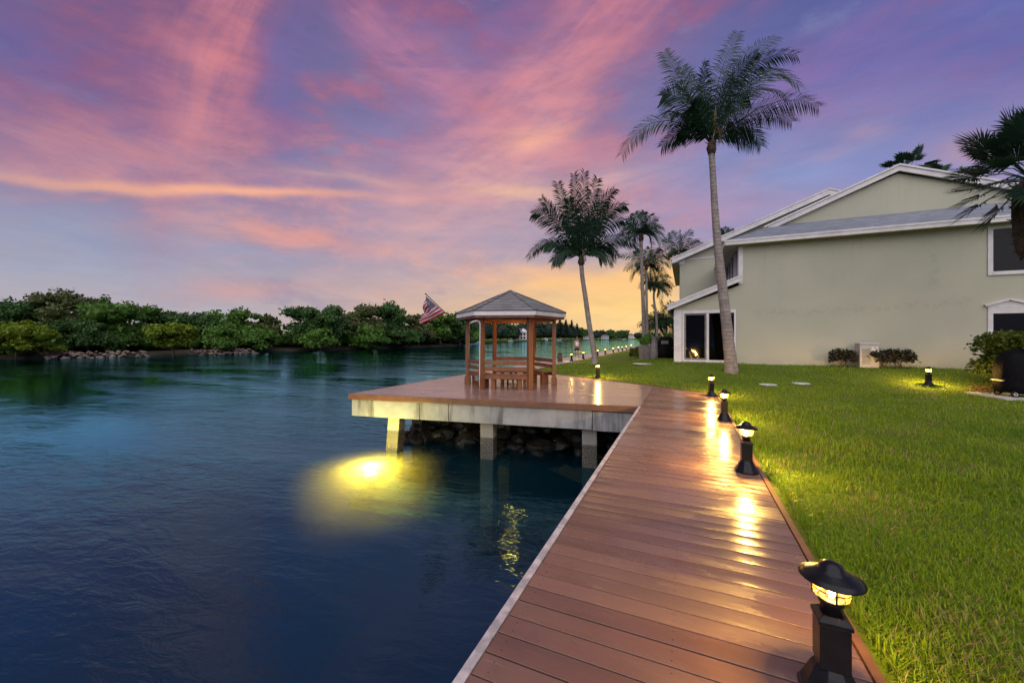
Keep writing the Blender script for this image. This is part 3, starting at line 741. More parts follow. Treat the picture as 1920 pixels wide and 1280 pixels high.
# ------------------------------------------------------------------ gazebo
def make_gazebo():
    C = at(957,0,13.25); C.z = 0
    rz = TH + R(-6)
    t = thing('gazebo', 'hexagonal open cedar gazebo with grey shingled roof and bench seats on the dock', 'gazebo', C, rz)
    RP = 1.49
    V6 = [Vector((RP*math.cos(R(60*k)), RP*math.sin(R(60*k)), 0)) for k in range(6)]   # 0 R, 1 BR, 2 BL, 3 L, 4 FL, 5 FR
    for k in range(6):
        m = MB(); a = R(60*k); wv = .15 if k == 5 else .125
        Mx = Matrix.Translation(V6[k]) @ Matrix.Rotation(a,4,'Z')
        m.box(-wv/2,wv/2,-wv/2,wv/2,0,2.26,Mx); po = m.build('post', M['cedar'], t, bevel=.006)
        if k in (0,3):
            s_ = MB(); s_.box(-.095,.095,-.095,.095,0,.24,Mx); s_.box(-.082,.082,-.082,.082,.24,.27,Mx); s_.build('post_base', M['cedar'], po, bevel=.006)
    for k in range(6):
        a, b = V6[k], V6[(k+1)%6]; m = MB(); z = Vector((0,0,2.22)); d = (b-a).normalized()
        m.bar(a+z+d*.08, b+z-d*.08, .09, .17); m.build('lintel', M['cedar'], t, bevel=.005)
    # roof: six shingled faces, hip caps, white fascia
    RE = 1.90; ze = 2.44; zt = 3.21
    E6 = [Vector((RE*math.cos(R(60*k)), RE*math.sin(R(60*k)), ze)) for k in range(6)]; top = Vector((0,0,zt))
    m = MB()
    vs = E6+[top]+[e-Vector((0,0,.035)) for e in E6]+[top-Vector((0,0,.035))]
    m.add(vs, [(k,(k+1)%6,6) for k in range(6)]+[((k+1)%6+7,k+7,13) for k in range(6)]+[(k+7,(k+1)%6+7,(k+1)%6,k) for k in range(6)])
    ro = m.build('roof', M['gshingle'], t)
    for k in range(6):
        h = MB(); h.bar(E6[k]+Vector((0,0,.012)), top+Vector((0,0,.012)), .12, .018); h.build('hip_cap', M['gshingle'], ro)
    f = MB()
    for k in range(6):
        a = E6[k]*.985; b = E6[(k+1)%6]*.985; a = Vector((a.x,a.y,ze-.10)); b = Vector((b.x,b.y,ze-.10)); f.bar(a,b,.028,.125)
    f.build('fascia', M['white'], t)
    f = MB()
    for k in range(6):
        a = E6[k]*.955; b = E6[(k+1)%6]*.955; a = Vector((a.x,a.y,ze-.185)); b = Vector((b.x,b.y,ze-.185)); f.bar(a,b,.05,.09)
    f.build('eave_board', M['cedar'], t)
    c = MB(); zz = ze-.13
    ring = [Vector((e.x*.94,e.y*.94,zz)) for e in E6]; c.add(ring+[Vector((0,0,zt-.12))], [((k+1)%6,k,6) for k in range(6)]); c.build('ceiling', M['cedar'], t)
    raf = MB()
    for k in range(6): raf.bar(ring[k]*.98-Vector((0,0,.02)), Vector((0,0,zt-.2)), .05, .10)
    raf.build('rafters', M['cedar'], t)
    # benches
    for (i, j) in ((4,5),(3,4),(1,2),(0,1)):
        a, b = V6[i], V6[j]; d = (b-a).normalized(); inw = Vector((-(a+b).x,-(a+b).y,0)).normalized(); ln = (b-a).length
        s_ = MB()
        for q in range(3): s_.bar(a+d*.09+inw*(.10+q*.125)+Vector((0,0,.44)), b-d*.09+inw*(.10+q*.125)+Vector((0,0,.44)), .115, .035)
        bo = s_.build('bench_seat', M['cedar'], t, bevel=.004)
        r_ = MB(); r_.bar(a+d*.07+inw*.02+Vector((0,0,.37)), b-d*.07+inw*.02+Vector((0,0,.37)), .04, .10); r_.bar(a+d*.07+inw*.40+Vector((0,0,.37)), b-d*.07+inw*.40+Vector((0,0,.37)), .04, .10)
        r_.build('seat_rail', M['cedar'], bo)
        for q in (.22, .78):
            l_ = MB(); pa = a+d*ln*q+inw*.20
            l_.box(-.055,.055,-.13,.13,0,.42, Matrix.Translation(pa) @ Matrix.Rotation(math.atan2(d.y,d.x),4,'Z')); l_.build('bench_leg', M['cedar'], bo)
        for z in (.63, .82):
            k_ = MB(); k_.bar(a+d*.06+Vector((0,0,z)), b-d*.06+Vector((0,0,z)), .035, .125); k_.build('backrest_rail', M['cedar'], t, bevel=.004)
    # crossed braces under the rear bench
    x_ = MB(); a, b = V6[1]*.80, V6[2]*.80
    mid = (a+b)/2; d = (b-a).normalized()
    for sgn in (-1, 1): x_.bar(mid-d*.24*sgn+Vector((0,0,.05)), mid+d*.24*sgn+Vector((0,0,.40)), .045, .06)
    x_.build('cross_brace', M['cedar'], t)
    lp = MB().lathe([(.02,2.78),(.02,2.60),(.07,2.58),(.11,2.50),(.115,2.46)], 16, caps=False); lo = lp.build('ceiling_lamp', M['black'], t)
    MB().lathe([(.0,2.44),(.05,2.45),(.085,2.475),(.06,2.52),(.0,2.53)], 14, caps=False).build('bulb', emis('gazebo_bulb',(1,.5,.12),5.0), lo)
    l = bpy.data.lights.new('lamp_light','POINT'); l.energy = 42; l.color = (1,.36,.05); l.shadow_soft_size = .1
    o = bpy.data.objects.new('lamp_light', l); link(o, t); o.location = (0,0,2.36)
    # round low table
    tb = thing('low_table', 'low round wooden table inside the gazebo glimpsed under the front bench', 'table', C)
    MB().lathe([(.42,.20),(.44,.205),(.44,.235),(.42,.24)], 28).build('table_top', M['cedar'], tb)
    for k in range(4):
        a = R(45+90*k); g = MB(); g.bar((.28*math.cos(a),.28*math.sin(a),0),(.24*math.cos(a),.24*math.sin(a),.20),.05,.05); g.build('leg', M['cedar'], tb)
    return C, rz, V6
GC, GRZ, V6 = make_gazebo()
# white service pole beside the front left post
def make_pole():
    p = onz(899,731)
    t = thing('service_pole', 'slim white pole with folded arm standing against the front left gazebo post', 'pole', (p.x,p.y,0))
    MB().tube([(0,0,0),(0,0,.34),(.02,0,2.02),(.0,0,2.10)], [.009,.014,.014,.014], 8).build('shaft', M['whitepole'], t)
    r = -RT; q = Vector((0,0,2.1))
    MB().tube([q, q+r*.08+UP*.02, q+r*.2-UP*.01, q+r*.30-UP*.06], [.018,.024,.026,.012], 8).build('arm', M['whitepole'], t)
    MB().box(-.15,-.02,-.04,.04,.28,.44).build('junction_box', M['greyplast'], t, bevel=.006)
make_pole()
# ------------------------------------------------------------------ flag on its staff
def make_flag():
    D0 = 12.05
    base = at(864,614,D0+.05); tip = at(798,551,D0-.35)
    t = thing('flag', 'red and white striped flag with starry canton hanging from an angled staff on the gazebo', 'flag', base)
    o = base
    sf = MB().tube([base-o, tip-o], .013, 8); sf.lathe([(.0,-.02),(.022,-.01),(.024,.01),(.0,.03)], 10, tip-o, caps=False); sf.build('staff', M['black'], t)
    H0 = at(798.5,555,D0-.34); H1 = at(835,587.5,D0-.12); F0 = at(794.5,570,D0-.22); F1 = at(787.5,608,D0-.1)
    nu, nv = 28, 20; vs = []; uv = []
    for i in range(nu+1):
        u = i/nu
        for j in range(nv+1):
            v = j/nv
            p = (H0*(1-v)+H1*v)*(1-u)+(F0*(1-v)+F1*v)*u
            p = p + FW*(.10*math.sin(u*7+v*5)*u+.05*math.sin(v*13+u*3)*(.3+u)) + RT*(.03*math.sin(v*9+u*4)*u)
            p.z -= .05*math.sin(math.pi*v)*u
            vs.append(p-o); uv.append((u,v))
    fs = [(i*(nv+1)+j,(i+1)*(nv+1)+j,(i+1)*(nv+1)+j+1,i*(nv+1)+j+1) for i in range(nu) for j in range(nv)]
    m, nt, bs, out = newmat('flag_cloth')
    a = nt.nodes.new('ShaderNodeAttribute'); a.attribute_name = 'cloth_uv'; U, V, _ = sep(nt, a.outputs['Vector'])
    stripe = ((V*13.0)._m('FLOOR')._m('MODULO', 2.0)); 
    c = mixc(nt, stripe, (.42,.012,.03,1), (.62,.58,.62,1))
    # canton with offset rows of stars
    cu = U*(1/.42); cv = V*(13/7)
    inn = cu._m('LESS_THAN', 1.0)*cv._m('LESS_THAN', 1.0)
    row = (cv*9.0)._m('FLOOR')
    fx = (cu*5.5+row._m('MODULO',2.0)*.5)._m('FRACT')-.5; fy = (cv*9.0)._m('FRACT')-.5
    star = (fx*fx*1.0+fy*fy*.8)._m('LESS_THAN', .085)
    c = mixc(nt, inn, c, mixc(nt, star, (.012,.014,.07,1), (.6,.58,.62,1)))
    nt.links.new(c, bs.inputs['Base Color']); bs.inputs['Roughness'].default_value = .8
    tr = nt.nodes.new('ShaderNodeBsdfTranslucent'); nt.links.new(c, tr.inputs[0]); mx = nt.nodes.new('ShaderNodeMixShader'); mx.inputs[0].default_value = .35
    nt.links.new(bs.outputs[0], mx.inputs[1]); nt.links.new(tr.outputs[0], mx.inputs[2]); nt.links.new(mx.outputs[0], out.inputs[0])
    mb = MB().add(vs, fs, True); ob = mb.build('cloth', m, t)
    at_ = ob.data.attributes.new('cloth_uv','FLOAT_VECTOR','POINT'); at_.data.foreach_set('vector', [x for (u,v) in uv for x in (u,v,0)])
make_flag()

# ------------------------------------------------------------------ house
YW = 19.8
def make_house():
    O = Vector((6,YW,.45))
    t = thing('townhouse', 'sage green stucco townhouse end wall with white trim, sliding door and shingled skirt roof', 'house', O)
    def fin(mb): mb.v = [tuple(Vector(v)-O) for v in mb.v]; return mb
    def part(name, mb, mat, par=None, bevel=0): return fin(mb).build(name, mat, par or t, bevel=bevel)
    z0 = -.2
    # end wall in pieces round the door opening (X -.12..2.08, z .50..2.84)
    w = MB()
    w.prism_y([(-.44,z0),(-.13,z0),(-.13,3.10),(-.44,3.02)], YW, YW+.2)
    w.prism_y([(-.13,2.86),(2.10,2.86),(2.10,3.88),(-.13,3.10)], YW, YW+.2)
    w.prism_y([(-.13,z0),(2.10,z0),(2.10,.46),(-.13,.46)], YW, YW+.2)
    w.prism_y([(2.10,z0),(14.2,z0),(14.2,5.9),(2.2,5.9),(2.2,3.92),(2.10,3.88)], YW, YW+.2)
    w.box(-.44,-.24,YW+.2,26.4,z0,3.02)            # lean-to side
    w.box(2.2,2.4,YW+.2,26.4,3.7,4.18); w.box(2.2,2.4,YW+.2,26.4,5.72,5.9)
    w.box(2.2,2.4,YW+.2,20.25,4.18,5.72)
    w.box(2.2,2.4,25.9,26.4,4.18,5.72)
    w.prism_y([(2.2,5.9),(14.0,5.9),(14.0,6.3),(12.7,6.62),(8.0,8.36),(2.9,6.32)], 21.0, 21.2)
    part('wall', w, M['stucco'])
    # dark room behind the glass
    r = MB(); r.box(-.2,2.3,YW+1.9,YW+2.0,.3,3.2); r.box(-.22,2.3,YW+.21,YW+1.9,.40,.49); r.box(2.3,2.38,YW+.21,YW+1.9,.3,3.2); r.box(-.22,2.3,YW+.21,YW+1.9,2.95,3.0)
    part('room', r, M['dark'])
    # sliding door
    d = MB()
    d.box(-.12,2.09,YW-.02,YW+.16,2.72,2.86); d.box(-.12,2.09,YW-.02,YW+.16,.46,.58); d.box(-.12,-.03,YW-.02,YW+.16,.58,2.72); d.box(2.0,2.09,YW-.02,YW+.16,.58,2.72); d.box(.90,1.00,YW-.012,YW+.15,.58,2.72)
    do = part('sliding_door', d, M['white'], bevel=.006)
    s_ = MB(); s_.box(-.03,.04,YW+.03,YW+.10,.58,2.72); s_.box(.83,.90,YW+.03,YW+.10,.58,2.72); s_.box(.04,.83,YW+.03,YW+.10,.58,.66); s_.box(.04,.83,YW+.03,YW+.10,2.65,2.72)
    part('screen_frame', s_, M['greyplast'], do)
    for (a, b) in ((.04,.83),(1.0,2.0)):
        g = MB(); g.box(a,b,YW+.075,YW+.085,.58 if a > .5 else .66,2.72 if a > .5 else 2.65); part('pane', g, M['clear'], do)
    c = MB(); c.box(-.475,-.14,YW-.03,YW+.02,.36,2.90); c.box(-.475,-.43,YW+.02,YW+.3,.36,2.90)
    part('corner_post', c, M['white'], bevel=.006)
    # lean-to roof and its white rake
    k = .405
    l = MB(); zl = lambda x: 3.10+(x+.72)*k
    l.prism_y([(-.72,zl(-.72)-.05),(2.19,zl(2.19)-.05),(2.19,zl(2.19)+.03),(-.72,zl(-.72)+.03)], YW-.22, 26.2)
    lo = part('lean_to_roof', l, M['shingle'])
    f = MB(); f.prism_y([(-.74,zl(-.74)-.22),(2.26,zl(2.26)-.22),(2.26,zl(2.26)-.02),(-.74,zl(-.74)-.02)], YW-.26, YW-.225)
    f.prism_y([(-.78,zl(-.78)-.02),(2.26,zl(2.26)-.02),(2.26,zl(2.26)+.055),(-.78,zl(-.78)+.055)], YW-.29, YW-.222)
    f.box(-.755,-.725,YW-.225,26.2,zl(-.74)-.22,zl(-.74)+.0)
    f.box(-.44,2.2,YW-.222,YW-.002,2.98,2.985) if False else None
    part('rake_board', f, M['white'], lo)
    # corner trim and frieze of the upper storey
    c = MB(); c.box(2.17,2.34,YW-.028,YW+.02,3.98,5.62); c.box(2.165,2.2,YW+.02,YW+.16,4.05,5.62); part('corner_trim', c, M['white'])
    c = MB(); c.box(2.17,14.2,YW-.03,YW-.002,5.62,5.80); part('frieze_board', c, M['cream'])
    # side window band facing the water
    sw = MB(); sw.box(2.15,2.2,20.25,25.9,4.10,4.20); sw.box(2.165,2.2,20.25,25.9,5.66,5.74)
    for y in (20.25,21.2,21.75,23.0,24.3,25.82): sw.box(2.165,2.235,y,y+.08,4.2,5.66)
    so_ = part('window', sw, M['white'])
    g = MB().box(2.25,2.262,20.25,25.9,4.18,5.72); part('pane', g, M['glass'], so_)
    # skirt roof across the gable, hipped at the left corner
    XR = 14.3; xe = 1.62; ye = YW-.42; zb = 5.86; zt = 6.72
    roof = MB()
    roof.add([(xe,ye,zb),(XR,ye,zb),(XR,21.0,zt),(xe+2.05,21.0,zt),(xe,ye,zb-.05),(XR,ye,zb-.05),(XR,21.0,zt-.05),(xe+2.05,21.0,zt-.05)], [(0,1,2,3),(7,6,5,4),(0,4,5,1),(0,3,7,4)])
    # main roof: ridge along y at X 7.97
    kx, kz = 7.97, 8.60; yb = 26.3
    roof.add([(xe,ye,zb),(xe+2.05,21.0,zt),(kx,21.0-.12,kz),(kx,yb,kz),(xe,yb,zb),(3.3,20.88,6.61)], [(4,3,2,5,1,0)] if False else [(0,1,4),(1,2,3,4)])
    roof.add([(kx,20.88,kz),(XR+.3,20.88,5.95),(XR+.3,yb,5.95),(kx,yb,kz)], [(0,1,2,3)])
    ro = part('roof', roof, M['shingle'])
    fa = MB(); fa.box(xe-.02,XR,ye-.03,ye-.002,zb-.20,zb+.012); fa.box(xe-.05,XR,ye-.05,ye-.031,zb-.055,zb+.02)
    fa.box(xe-.035,xe-.004,ye-.03,yb,zb-.20,zb+.012)
    part('fascia', fa, M['white'], ro)
    so2 = MB(); so2.box(xe,XR,ye+.002,YW-.032,zb-.175,zb-.15); so2.box(xe,2.16,YW-.03,yb,zb-.175,zb-.15)
    part('soffit', so2, M['cream'], ro)
    rk = MB()
    def rake(x0, z0_, x1, z1_, y0, y1, th, up_=0.0):
        rk.prism_y([(x0,z0_-th+up_),(x1,z1_-th+up_),(x1,z1_+up_),(x0,z0_+up_)] if x0 < x1 else [(x1,z1_-th+up_),(x0,z0_-th+up_),(x0,z0_+up_),(x1,z1_+up_)], y0, y1)
    sl = (kz-6.66)/(kx-3.45)
    rake(3.45,6.66,kx,kz,20.80,20.88,.20); rake(kx,kz,XR+.3,5.95,20.80,20.88,.20)
    rake(3.30,6.60,kx,kz,20.76,20.88,.075,.08); rake(kx,kz,XR+.3,5.95,20.76,20.88,.075,.08)
    part('rake_board', rk, M['white'], ro)
    v = MB(); v.tube([(4.95,22.6,7.3),(4.95,22.6,7.74)], .05, 8); part('vent_pipe', v, M['greyplast'], ro)
    # right hand windows
    for (za, zb_) in ((3.98,5.50),(1.2,2.47)):
        fr = MB(); x0, x1 = 10.12, 10.93
        fr.box(x0-.13,x0,YW-.04,YW-.002,za-.13,zb_+.13); fr.box(x1,x1+.13,YW-.04,YW-.002,za-.13,zb_+.13); fr.box(x0,x1,YW-.04,YW-.002,zb_,zb_+.13); fr.box(x0,x1,YW-.05,YW-.002,za-.13,za)
        if za < 2:
            fr.prism_y([(x0-.13,zb_+.132),(x1+.13,zb_+.132),(x1+.13,zb_+.30),((x0+x1)/2,zb_+.46),(x0-.13,zb_+.30)], YW-.035, YW-.004)
            fr.bar((x0-.22,YW-.05,zb_+.29),((x0+x1)/2,YW-.05,zb_+.50),.09,.07); fr.bar(((x0+x1)/2,YW-.05,zb_+.50),(x1+.22,YW-.05,zb_+.29),.09,.07)
        wi = part('window', fr, M['white'])
        g = MB().box(x0,x1,YW-.02,YW-.006,za,zb_); part('pane', g, M['glass'], wi)
    return t
make_house()
def make_house2():
    Y = 26.5; O = Vector((4,Y,.45))
    t = thing('townhouse', 'second townhouse of the row, peeking out behind the nearer one with its white raked gable', 'house', O)
    def part(name, mb, mat, par=None): mb.v = [tuple(Vector(v)-O) for v in mb.v]; return mb.build(name, mat, par or t)
    kx, kz, xe, ze = 7.13, 9.60, -.74, 6.48
    s = (kz-ze)/(kx-xe)
    w = MB(); w.prism_y([(-.3,-.2),(14.4,-.2),(14.4,6.6),(kx,kz-.1),(-.3,ze+.44*s-.06)], Y, Y+.2); w.box(-.3,-.1,Y+.2,38,-.2,6.5)
    part('wall', w, M['stucco'])
    b = MB(); b.box(-.32,6,Y-.03,Y-.002,6.46,6.54); b.box(-.33,-.02,Y-.045,Y-.002,6.18,6.455); part('trim_band', b, M['white'])
    r = MB(); r.add([(xe,Y-.35,ze),(kx,Y-.35,kz),(kx,38,kz),(xe,38,ze),(15,Y-.35,6.4),(15,38,6.4)], [(0,1,2,3),(1,4,5,2)]); ro = part('roof', r, M['shingle'])
    f = MB(); th = .26
    f.prism_y([(xe,ze-th),(kx,kz-th),(kx,kz),(xe,ze)], Y-.40, Y-.352); f.prism_y([(xe-.05,ze),(kx,kz+.02),(kx,kz+.10),(xe-.05,ze+.08)], Y-.43, Y-.352)
    f.prism_y([(kx,kz-th),(15,6.4-th),(15,6.4),(kx,kz)], Y-.40, Y-.352); f.prism_y([(kx,kz+.02),(15,6.42),(15,6.5),(kx,kz+.10)], Y-.43, Y-.352)
    f.box(xe-.03,xe,Y-.352,38,ze-.22,ze); part('rake_board', f, M['white'], ro)
    sf = MB().box(xe,-.3,Y-.35,38,ze-.2,ze-.17); part('soffit', sf, M['cream'], ro)
    wn = MB()
    for y in (27.5,30.0,32.5): wn.box(-.325,-.302,y,y+1.4,3.6,5.6)
    part('window', wn, M['glass'])
make_house2()
# fairy lights glowing inside the door
def make_fairy():
    c = at(1302,664,19.0); t = thing('string_lights', 'small heart-like loop of golden fairy lights glowing behind the sliding glass door', 'fairy lights', (c.x,c.y,.52))
    px = [(1296,654),(1299,657),(1301,658),(1304,661),(1306,663),(1309,667),(1309,669),(1306,671),(1294,663),(1295,667),(1297,670),(1300,672),(1292,660)]
    rr = random.Random(5)
    m = MB()
    pts = []
    for k in range(26):
        a = k/25*len(px); i = int(min(a,len(px)-1.001)); f = a-i; j = min(i+1,len(px)-1)
        if i in (7,): continue
        q = at(px[i][0]*(1-f)+px[j][0]*f+rr.uniform(-1,1), px[i][1]*(1-f)+px[j][1]*f+rr.uniform(-1,1), 18.75+rr.uniform(0,.2))
        pts.append(q)
    e = emis('fairy_bulb',(1,.58,.12),3.0)
    for q in pts: m.lathe([(0,-.016),(.014,-.01),(.018,0),(.014,.01),(0,.016)], 6, q-Vector((c.x,c.y,.52)), caps=False)
    m.build('bulbs', e, t)
    wv = MB().tube([q-Vector((c.x,c.y,.52)) for q in pts], .003, 4); wv.build('wire', M['black'], t)
make_fairy()
# air conditioner cabinet
def make_ac():
    p = Vector((6.46,19.38,lawn_h(6.46,19.38)-.02))
    t = thing('ac_unit', 'pale grey air conditioner cabinet between dark shrubs at the foot of the wall', 'air conditioner', p)
    MB().box(-.29,.29,-.24,.24,0,.92).build('cabinet', M['ac'], t, bevel=.015)
    MB().box(-.31,.31,-.26,.26,.921,.955).build('lid', M['white'], t, bevel=.008)
    g = MB()
    for k in range(12): g.box(-.22,.02,-.256,-.242,.16+k*.05,.18+k*.05)
    g.build('louvre', M['greyplast'], t)
    MB().box(.06,.25,-.25,-.242,.55,.82).build('service_panel', M['white'], t)
make_ac()
# ------------------------------------------------------------------ foliage
def leaf_cloud(lobes, n, size, seed, shell=.72, flat=.0):
    g = np.random.default_rng(seed); L = np.array(lobes, float)
    wt = (L[:,3]*L[:,4]+L[:,4]*L[:,5]+L[:,3]*L[:,5]); wt /= wt.sum()
    idx = g.choice(len(L), n, p=wt); d = g.normal(size=(n,3)); d /= np.linalg.norm(d,axis=1,keepdims=True)
    d[:,2] = np.where(d[:,2] < -.35, -d[:,2]*.6, d[:,2])
    r = shell+(1.06-shell)*g.random(n)**.6; r = np.where(g.random(n) < .07, r*1.22, r)
    r *= 1+.16*np.sin(d[:,0]*7+idx)*np.sin(d[:,1]*6+idx*2.1)*np.sin(d[:,2]*6)
    P = L[idx,:3]+d*L[idx,3:6]*r[:,None]
    nr = d*.7+g.normal(size=(n,3))*.65; nr /= np.linalg.norm(nr,axis=1,keepdims=True)
    a = np.cross(nr, g.normal(size=(n,3))); a /= np.linalg.norm(a,axis=1,keepdims=True); b = np.cross(nr,a)
    s = size*g.uniform(.55,1.25,n)[:,None]
    V = np.stack([P-a*s, P-b*s*.5, P+a*s, P+b*s*.5],1).reshape(-1,3)
    Q = np.arange(n*4).reshape(-1,4); T = np.repeat(g.random(n),4)
    return V, Q, T
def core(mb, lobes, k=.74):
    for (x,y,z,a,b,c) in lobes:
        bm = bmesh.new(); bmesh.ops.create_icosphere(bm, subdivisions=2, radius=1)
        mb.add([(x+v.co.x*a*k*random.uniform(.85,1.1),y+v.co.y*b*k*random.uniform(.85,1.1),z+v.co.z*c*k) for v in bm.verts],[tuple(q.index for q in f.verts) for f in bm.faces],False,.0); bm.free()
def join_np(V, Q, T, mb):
    V2 = np.array(mb.v); tri = [f if len(f) == 4 else (f[0],f[1],f[2],f[2]) for f in mb.f]
    return V, Q, T
def tree(name, label, cat, base, h, hw, mat, seed, group=None, leaf=.5, n=2600, trunk_h=.25, depth=None, spread=1.0):
    rr = random.Random(seed); t = thing(name, label, cat, base, 0, group); depth = depth or hw*.8
    lobes = []
    nl = 17
    for k in range(nl):
        a = rr.uniform(0,6.28); q = rr.uniform(.15,.86); z = h*rr.uniform(.18,.84)
        s = hw*rr.uniform(.17,.44)*(1.15-.40*z/h)
        lobes.append((math.cos(a)*hw*q*spread, math.sin(a)*depth*q, z, s*1.05, s*1.0, s*rr.uniform(.7,.95)))
    lobes.append((rr.uniform(-.15,.15)*hw,0,h*.80,hw*.40,depth*.42,h*.18)); lobes.append((0,0,h*.40,hw*.62,depth*.6,h*.33))
    V, Q, T = leaf_cloud(lobes, n, leaf, seed)
    o = mesh_np('crown', V, Q, mat, t, T)
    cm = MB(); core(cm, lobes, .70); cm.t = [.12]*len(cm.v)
    bm = bmesh.new(); bm.from_mesh(o.data)
    me2 = bpy.data.meshes.new('tmp'); me2.from_pydata(cm.v,[],cm.f); a_ = me2.attributes.new('tint','FLOAT','POINT'); a_.data.foreach_set('value',cm.t)
    bm.from_mesh(me2); bm.to_mesh(o.data); bm.free(); bpy.data.meshes.remove(me2)
    tb = MB(); tb.tube([(0,0,-.4),(hw*.03,0,h*.3),(0,hw*.05,h*.62)],[h*.028,h*.02,h*.008],7)
    for k in range(4):
        l = lobes[k]; tb.tube([(hw*.02,0,h*.18),(l[0]*.5,l[1]*.5,l[2]*.6),(l[0],l[1],l[2])],[h*.013,h*.009,h*.003],5)
    tb.build('trunk', M['bark'], t)
    return t
GT = 'trees of the far mangrove bank'
for i, (px, ty, hwp, d, mt, lab) in enumerate([
    (15,556,62,66,'tr_dark','dark green mangrove tree cut by the left edge of the photo'),
    (30,610,62,57,'tr_yel','low yellow-green mangrove shrub overhanging the water at the left edge'),
    (122,538,62,68,'tr_brown','tallest round-topped olive mangrove tree on the left bank'),
    (70,556,40,72,'tr_mid','leafy green mangrove tree between the left edge and the tallest round-topped tree'),
    (165,600,46,64,'tr_dark','dark low mangrove tree in front of the tallest round-topped one, above the rubble'),
    (225,566,64,71,'tr_mid','broad mid-green mangrove mound standing behind the left stretch of rubble'),
    (195,555,30,80,'tr_dark','dark mangrove crown just right of the tallest round-topped tree'),
    (325,608,44,66,'tr_yel','rounded yellow-green bush at the water between two stretches of rubble'),
    (300,582,50,84,'tr_dark','dark mangrove tree behind the rounded yellow-green bush'),
    (375,584,48,85,'tr_dark','dark mangrove tree above the right stretch of rubble'),
    (410,612,40,78,'tr_mid','low mid-green mangrove right of the rounded yellow-green bush'),
    (448,576,46,90,'tr_mid','mangrove tree with bushy top just left of the gap in the far bank'),
    (505,588,34,94,'tr_brown','small olive-brown mangrove tree in the dip of the far treeline'),
    (480,618,36,84,'tr_mid','small green mangrove shrub at the right end of the rubble'),
    (572,574,50,96,'tr_dark','dark mangrove tree starting the big dark clump right of the dip'),
    (625,570,48,102,'tr_dark','dark mangrove tree in the left middle of the big dark clump'),
    (600,615,44,92,'tr_mid','green mangrove shrub at the water below the left half of the dark clump'),
    (680,568,46,110,'tr_brown','brownish mangrove tree in the middle of the big dark clump'),
    (735,563,44,120,'tr_dark','highest mangrove tree of the dark clump, left of the flag'),
    (690,612,40,104,'tr_mid','green mangrove shrub at the water below the middle of the dark clump'),
    (785,588,36,132,'tr_brown','lower olive mangrove tree directly behind the striped flag'),
    (762,618,34,118,'tr_dark','dark mangrove shrub at the water left of the striped flag'),
    (825,586,34,144,'tr_mid','mangrove tree between the striped flag and the gazebo roof'),
    (862,584,30,156,'tr_dark','last mangrove tree of the bank, partly hidden by the gazebo roof')]):
    p = at(px, HY, d); zg = -1.2; top = at(px, ty, d).z; hw = hwp*d/F
    tree('mangrove_tree', lab, 'tree', (p.x,p.y,zg), (top-zg), hw, M[mt], 100+i, GT, leaf=.0042*d+.06, n=3400, depth=hw*.9)
# thicket that fills the bank behind and below the single trees
def make_thicket():
    lobes = []; rr = random.Random(9)
    bankpts = [(-40,58),(60,62),(150,66),(250,72),(350,80),(450,88),(550,98),(650,108),(740,122),(800,138),(850,158),(872,176)]
    for (px, d) in bankpts:
        for k in range(10):
            q = at(px+rr.uniform(-50,50)*60/d, HY, d*rr.uniform(1.03,1.25)); h = rr.uniform(2.5,5.5)*(1 if d < 110 else 1.5)
            lobes.append((q.x,q.y,-1+h*.45,h*.9,h*.9,h*.62))
    V, Q, T = leaf_cloud(lobes, 34000, .50, 77)
    o = mesh_np('mangrove_thicket', V, Q, M['tr_mid'], None, T); tag(o, kind='stuff')
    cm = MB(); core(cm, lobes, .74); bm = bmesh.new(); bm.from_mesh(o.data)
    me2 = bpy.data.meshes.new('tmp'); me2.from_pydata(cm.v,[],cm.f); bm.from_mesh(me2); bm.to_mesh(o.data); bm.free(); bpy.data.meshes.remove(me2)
make_thicket()
def make_banks():
    pts = [(-60,676,0),(0,674,0),(90,672,0),(280,668,0),(480,661,0),(600,657,0),(760,652,0),(862,648,0)]
    front = [onz(a,b,-1.6) for a,b,_ in pts]
    vs = []; fs = []; rr = random.Random(4); n = len(front)
    # subdivide
    line = []
    for a, b in zip(front, front[1:]):
        for k in range(8): line.append(a.lerp(b,k/8))
    line.append(front[-1]); line.append(Vector((-128,225,-1.6))); n = len(line)
    prof = [(0,-2.2),(.3,-1.5),(1.2,-1.15),(6,-.9),(60,-.6),(1500,-.5)]
    for p in line:
        out = Vector((-1,.25,0)).normalized(); j = rr.uniform(-.6,.6)
        for (o_, z) in prof: vs.append((p.x+out.x*(o_+j),p.y+out.y*(o_+j),z+(rr.uniform(-.08,.08) if 0 < o_ < 10 else 0)))
    m = len(prof)
    for i in range(n-1):
        for k in range(m-1): fs.append((i*m+k,i*m+k+1,(i+1)*m+k+1,(i+1)*m+k))
    tag(MB().add(vs, fs).build('mangrove_bank', M['bank']), kind='structure')
    mb = MB()
    for (p0, p1) in (((84,672.5),(282,668.5)),((362,666.5),(482,662))):
        a, b = onz(*p0,-1.6), onz(*p1,-1.6); L = (b-a).length
        for k in range(int(L*9)):
            q = a.lerp(b,rr.random()); o_ = rr.uniform(-.3,3.0); rock(mb,(q.x-o_,q.y,-1.62+o_*.30+rr.uniform(0,.12)),rr.uniform(.16,.42),900+k)
    tag(mb.build('rubble_shore', M['rock']), kind='stuff')
make_banks()
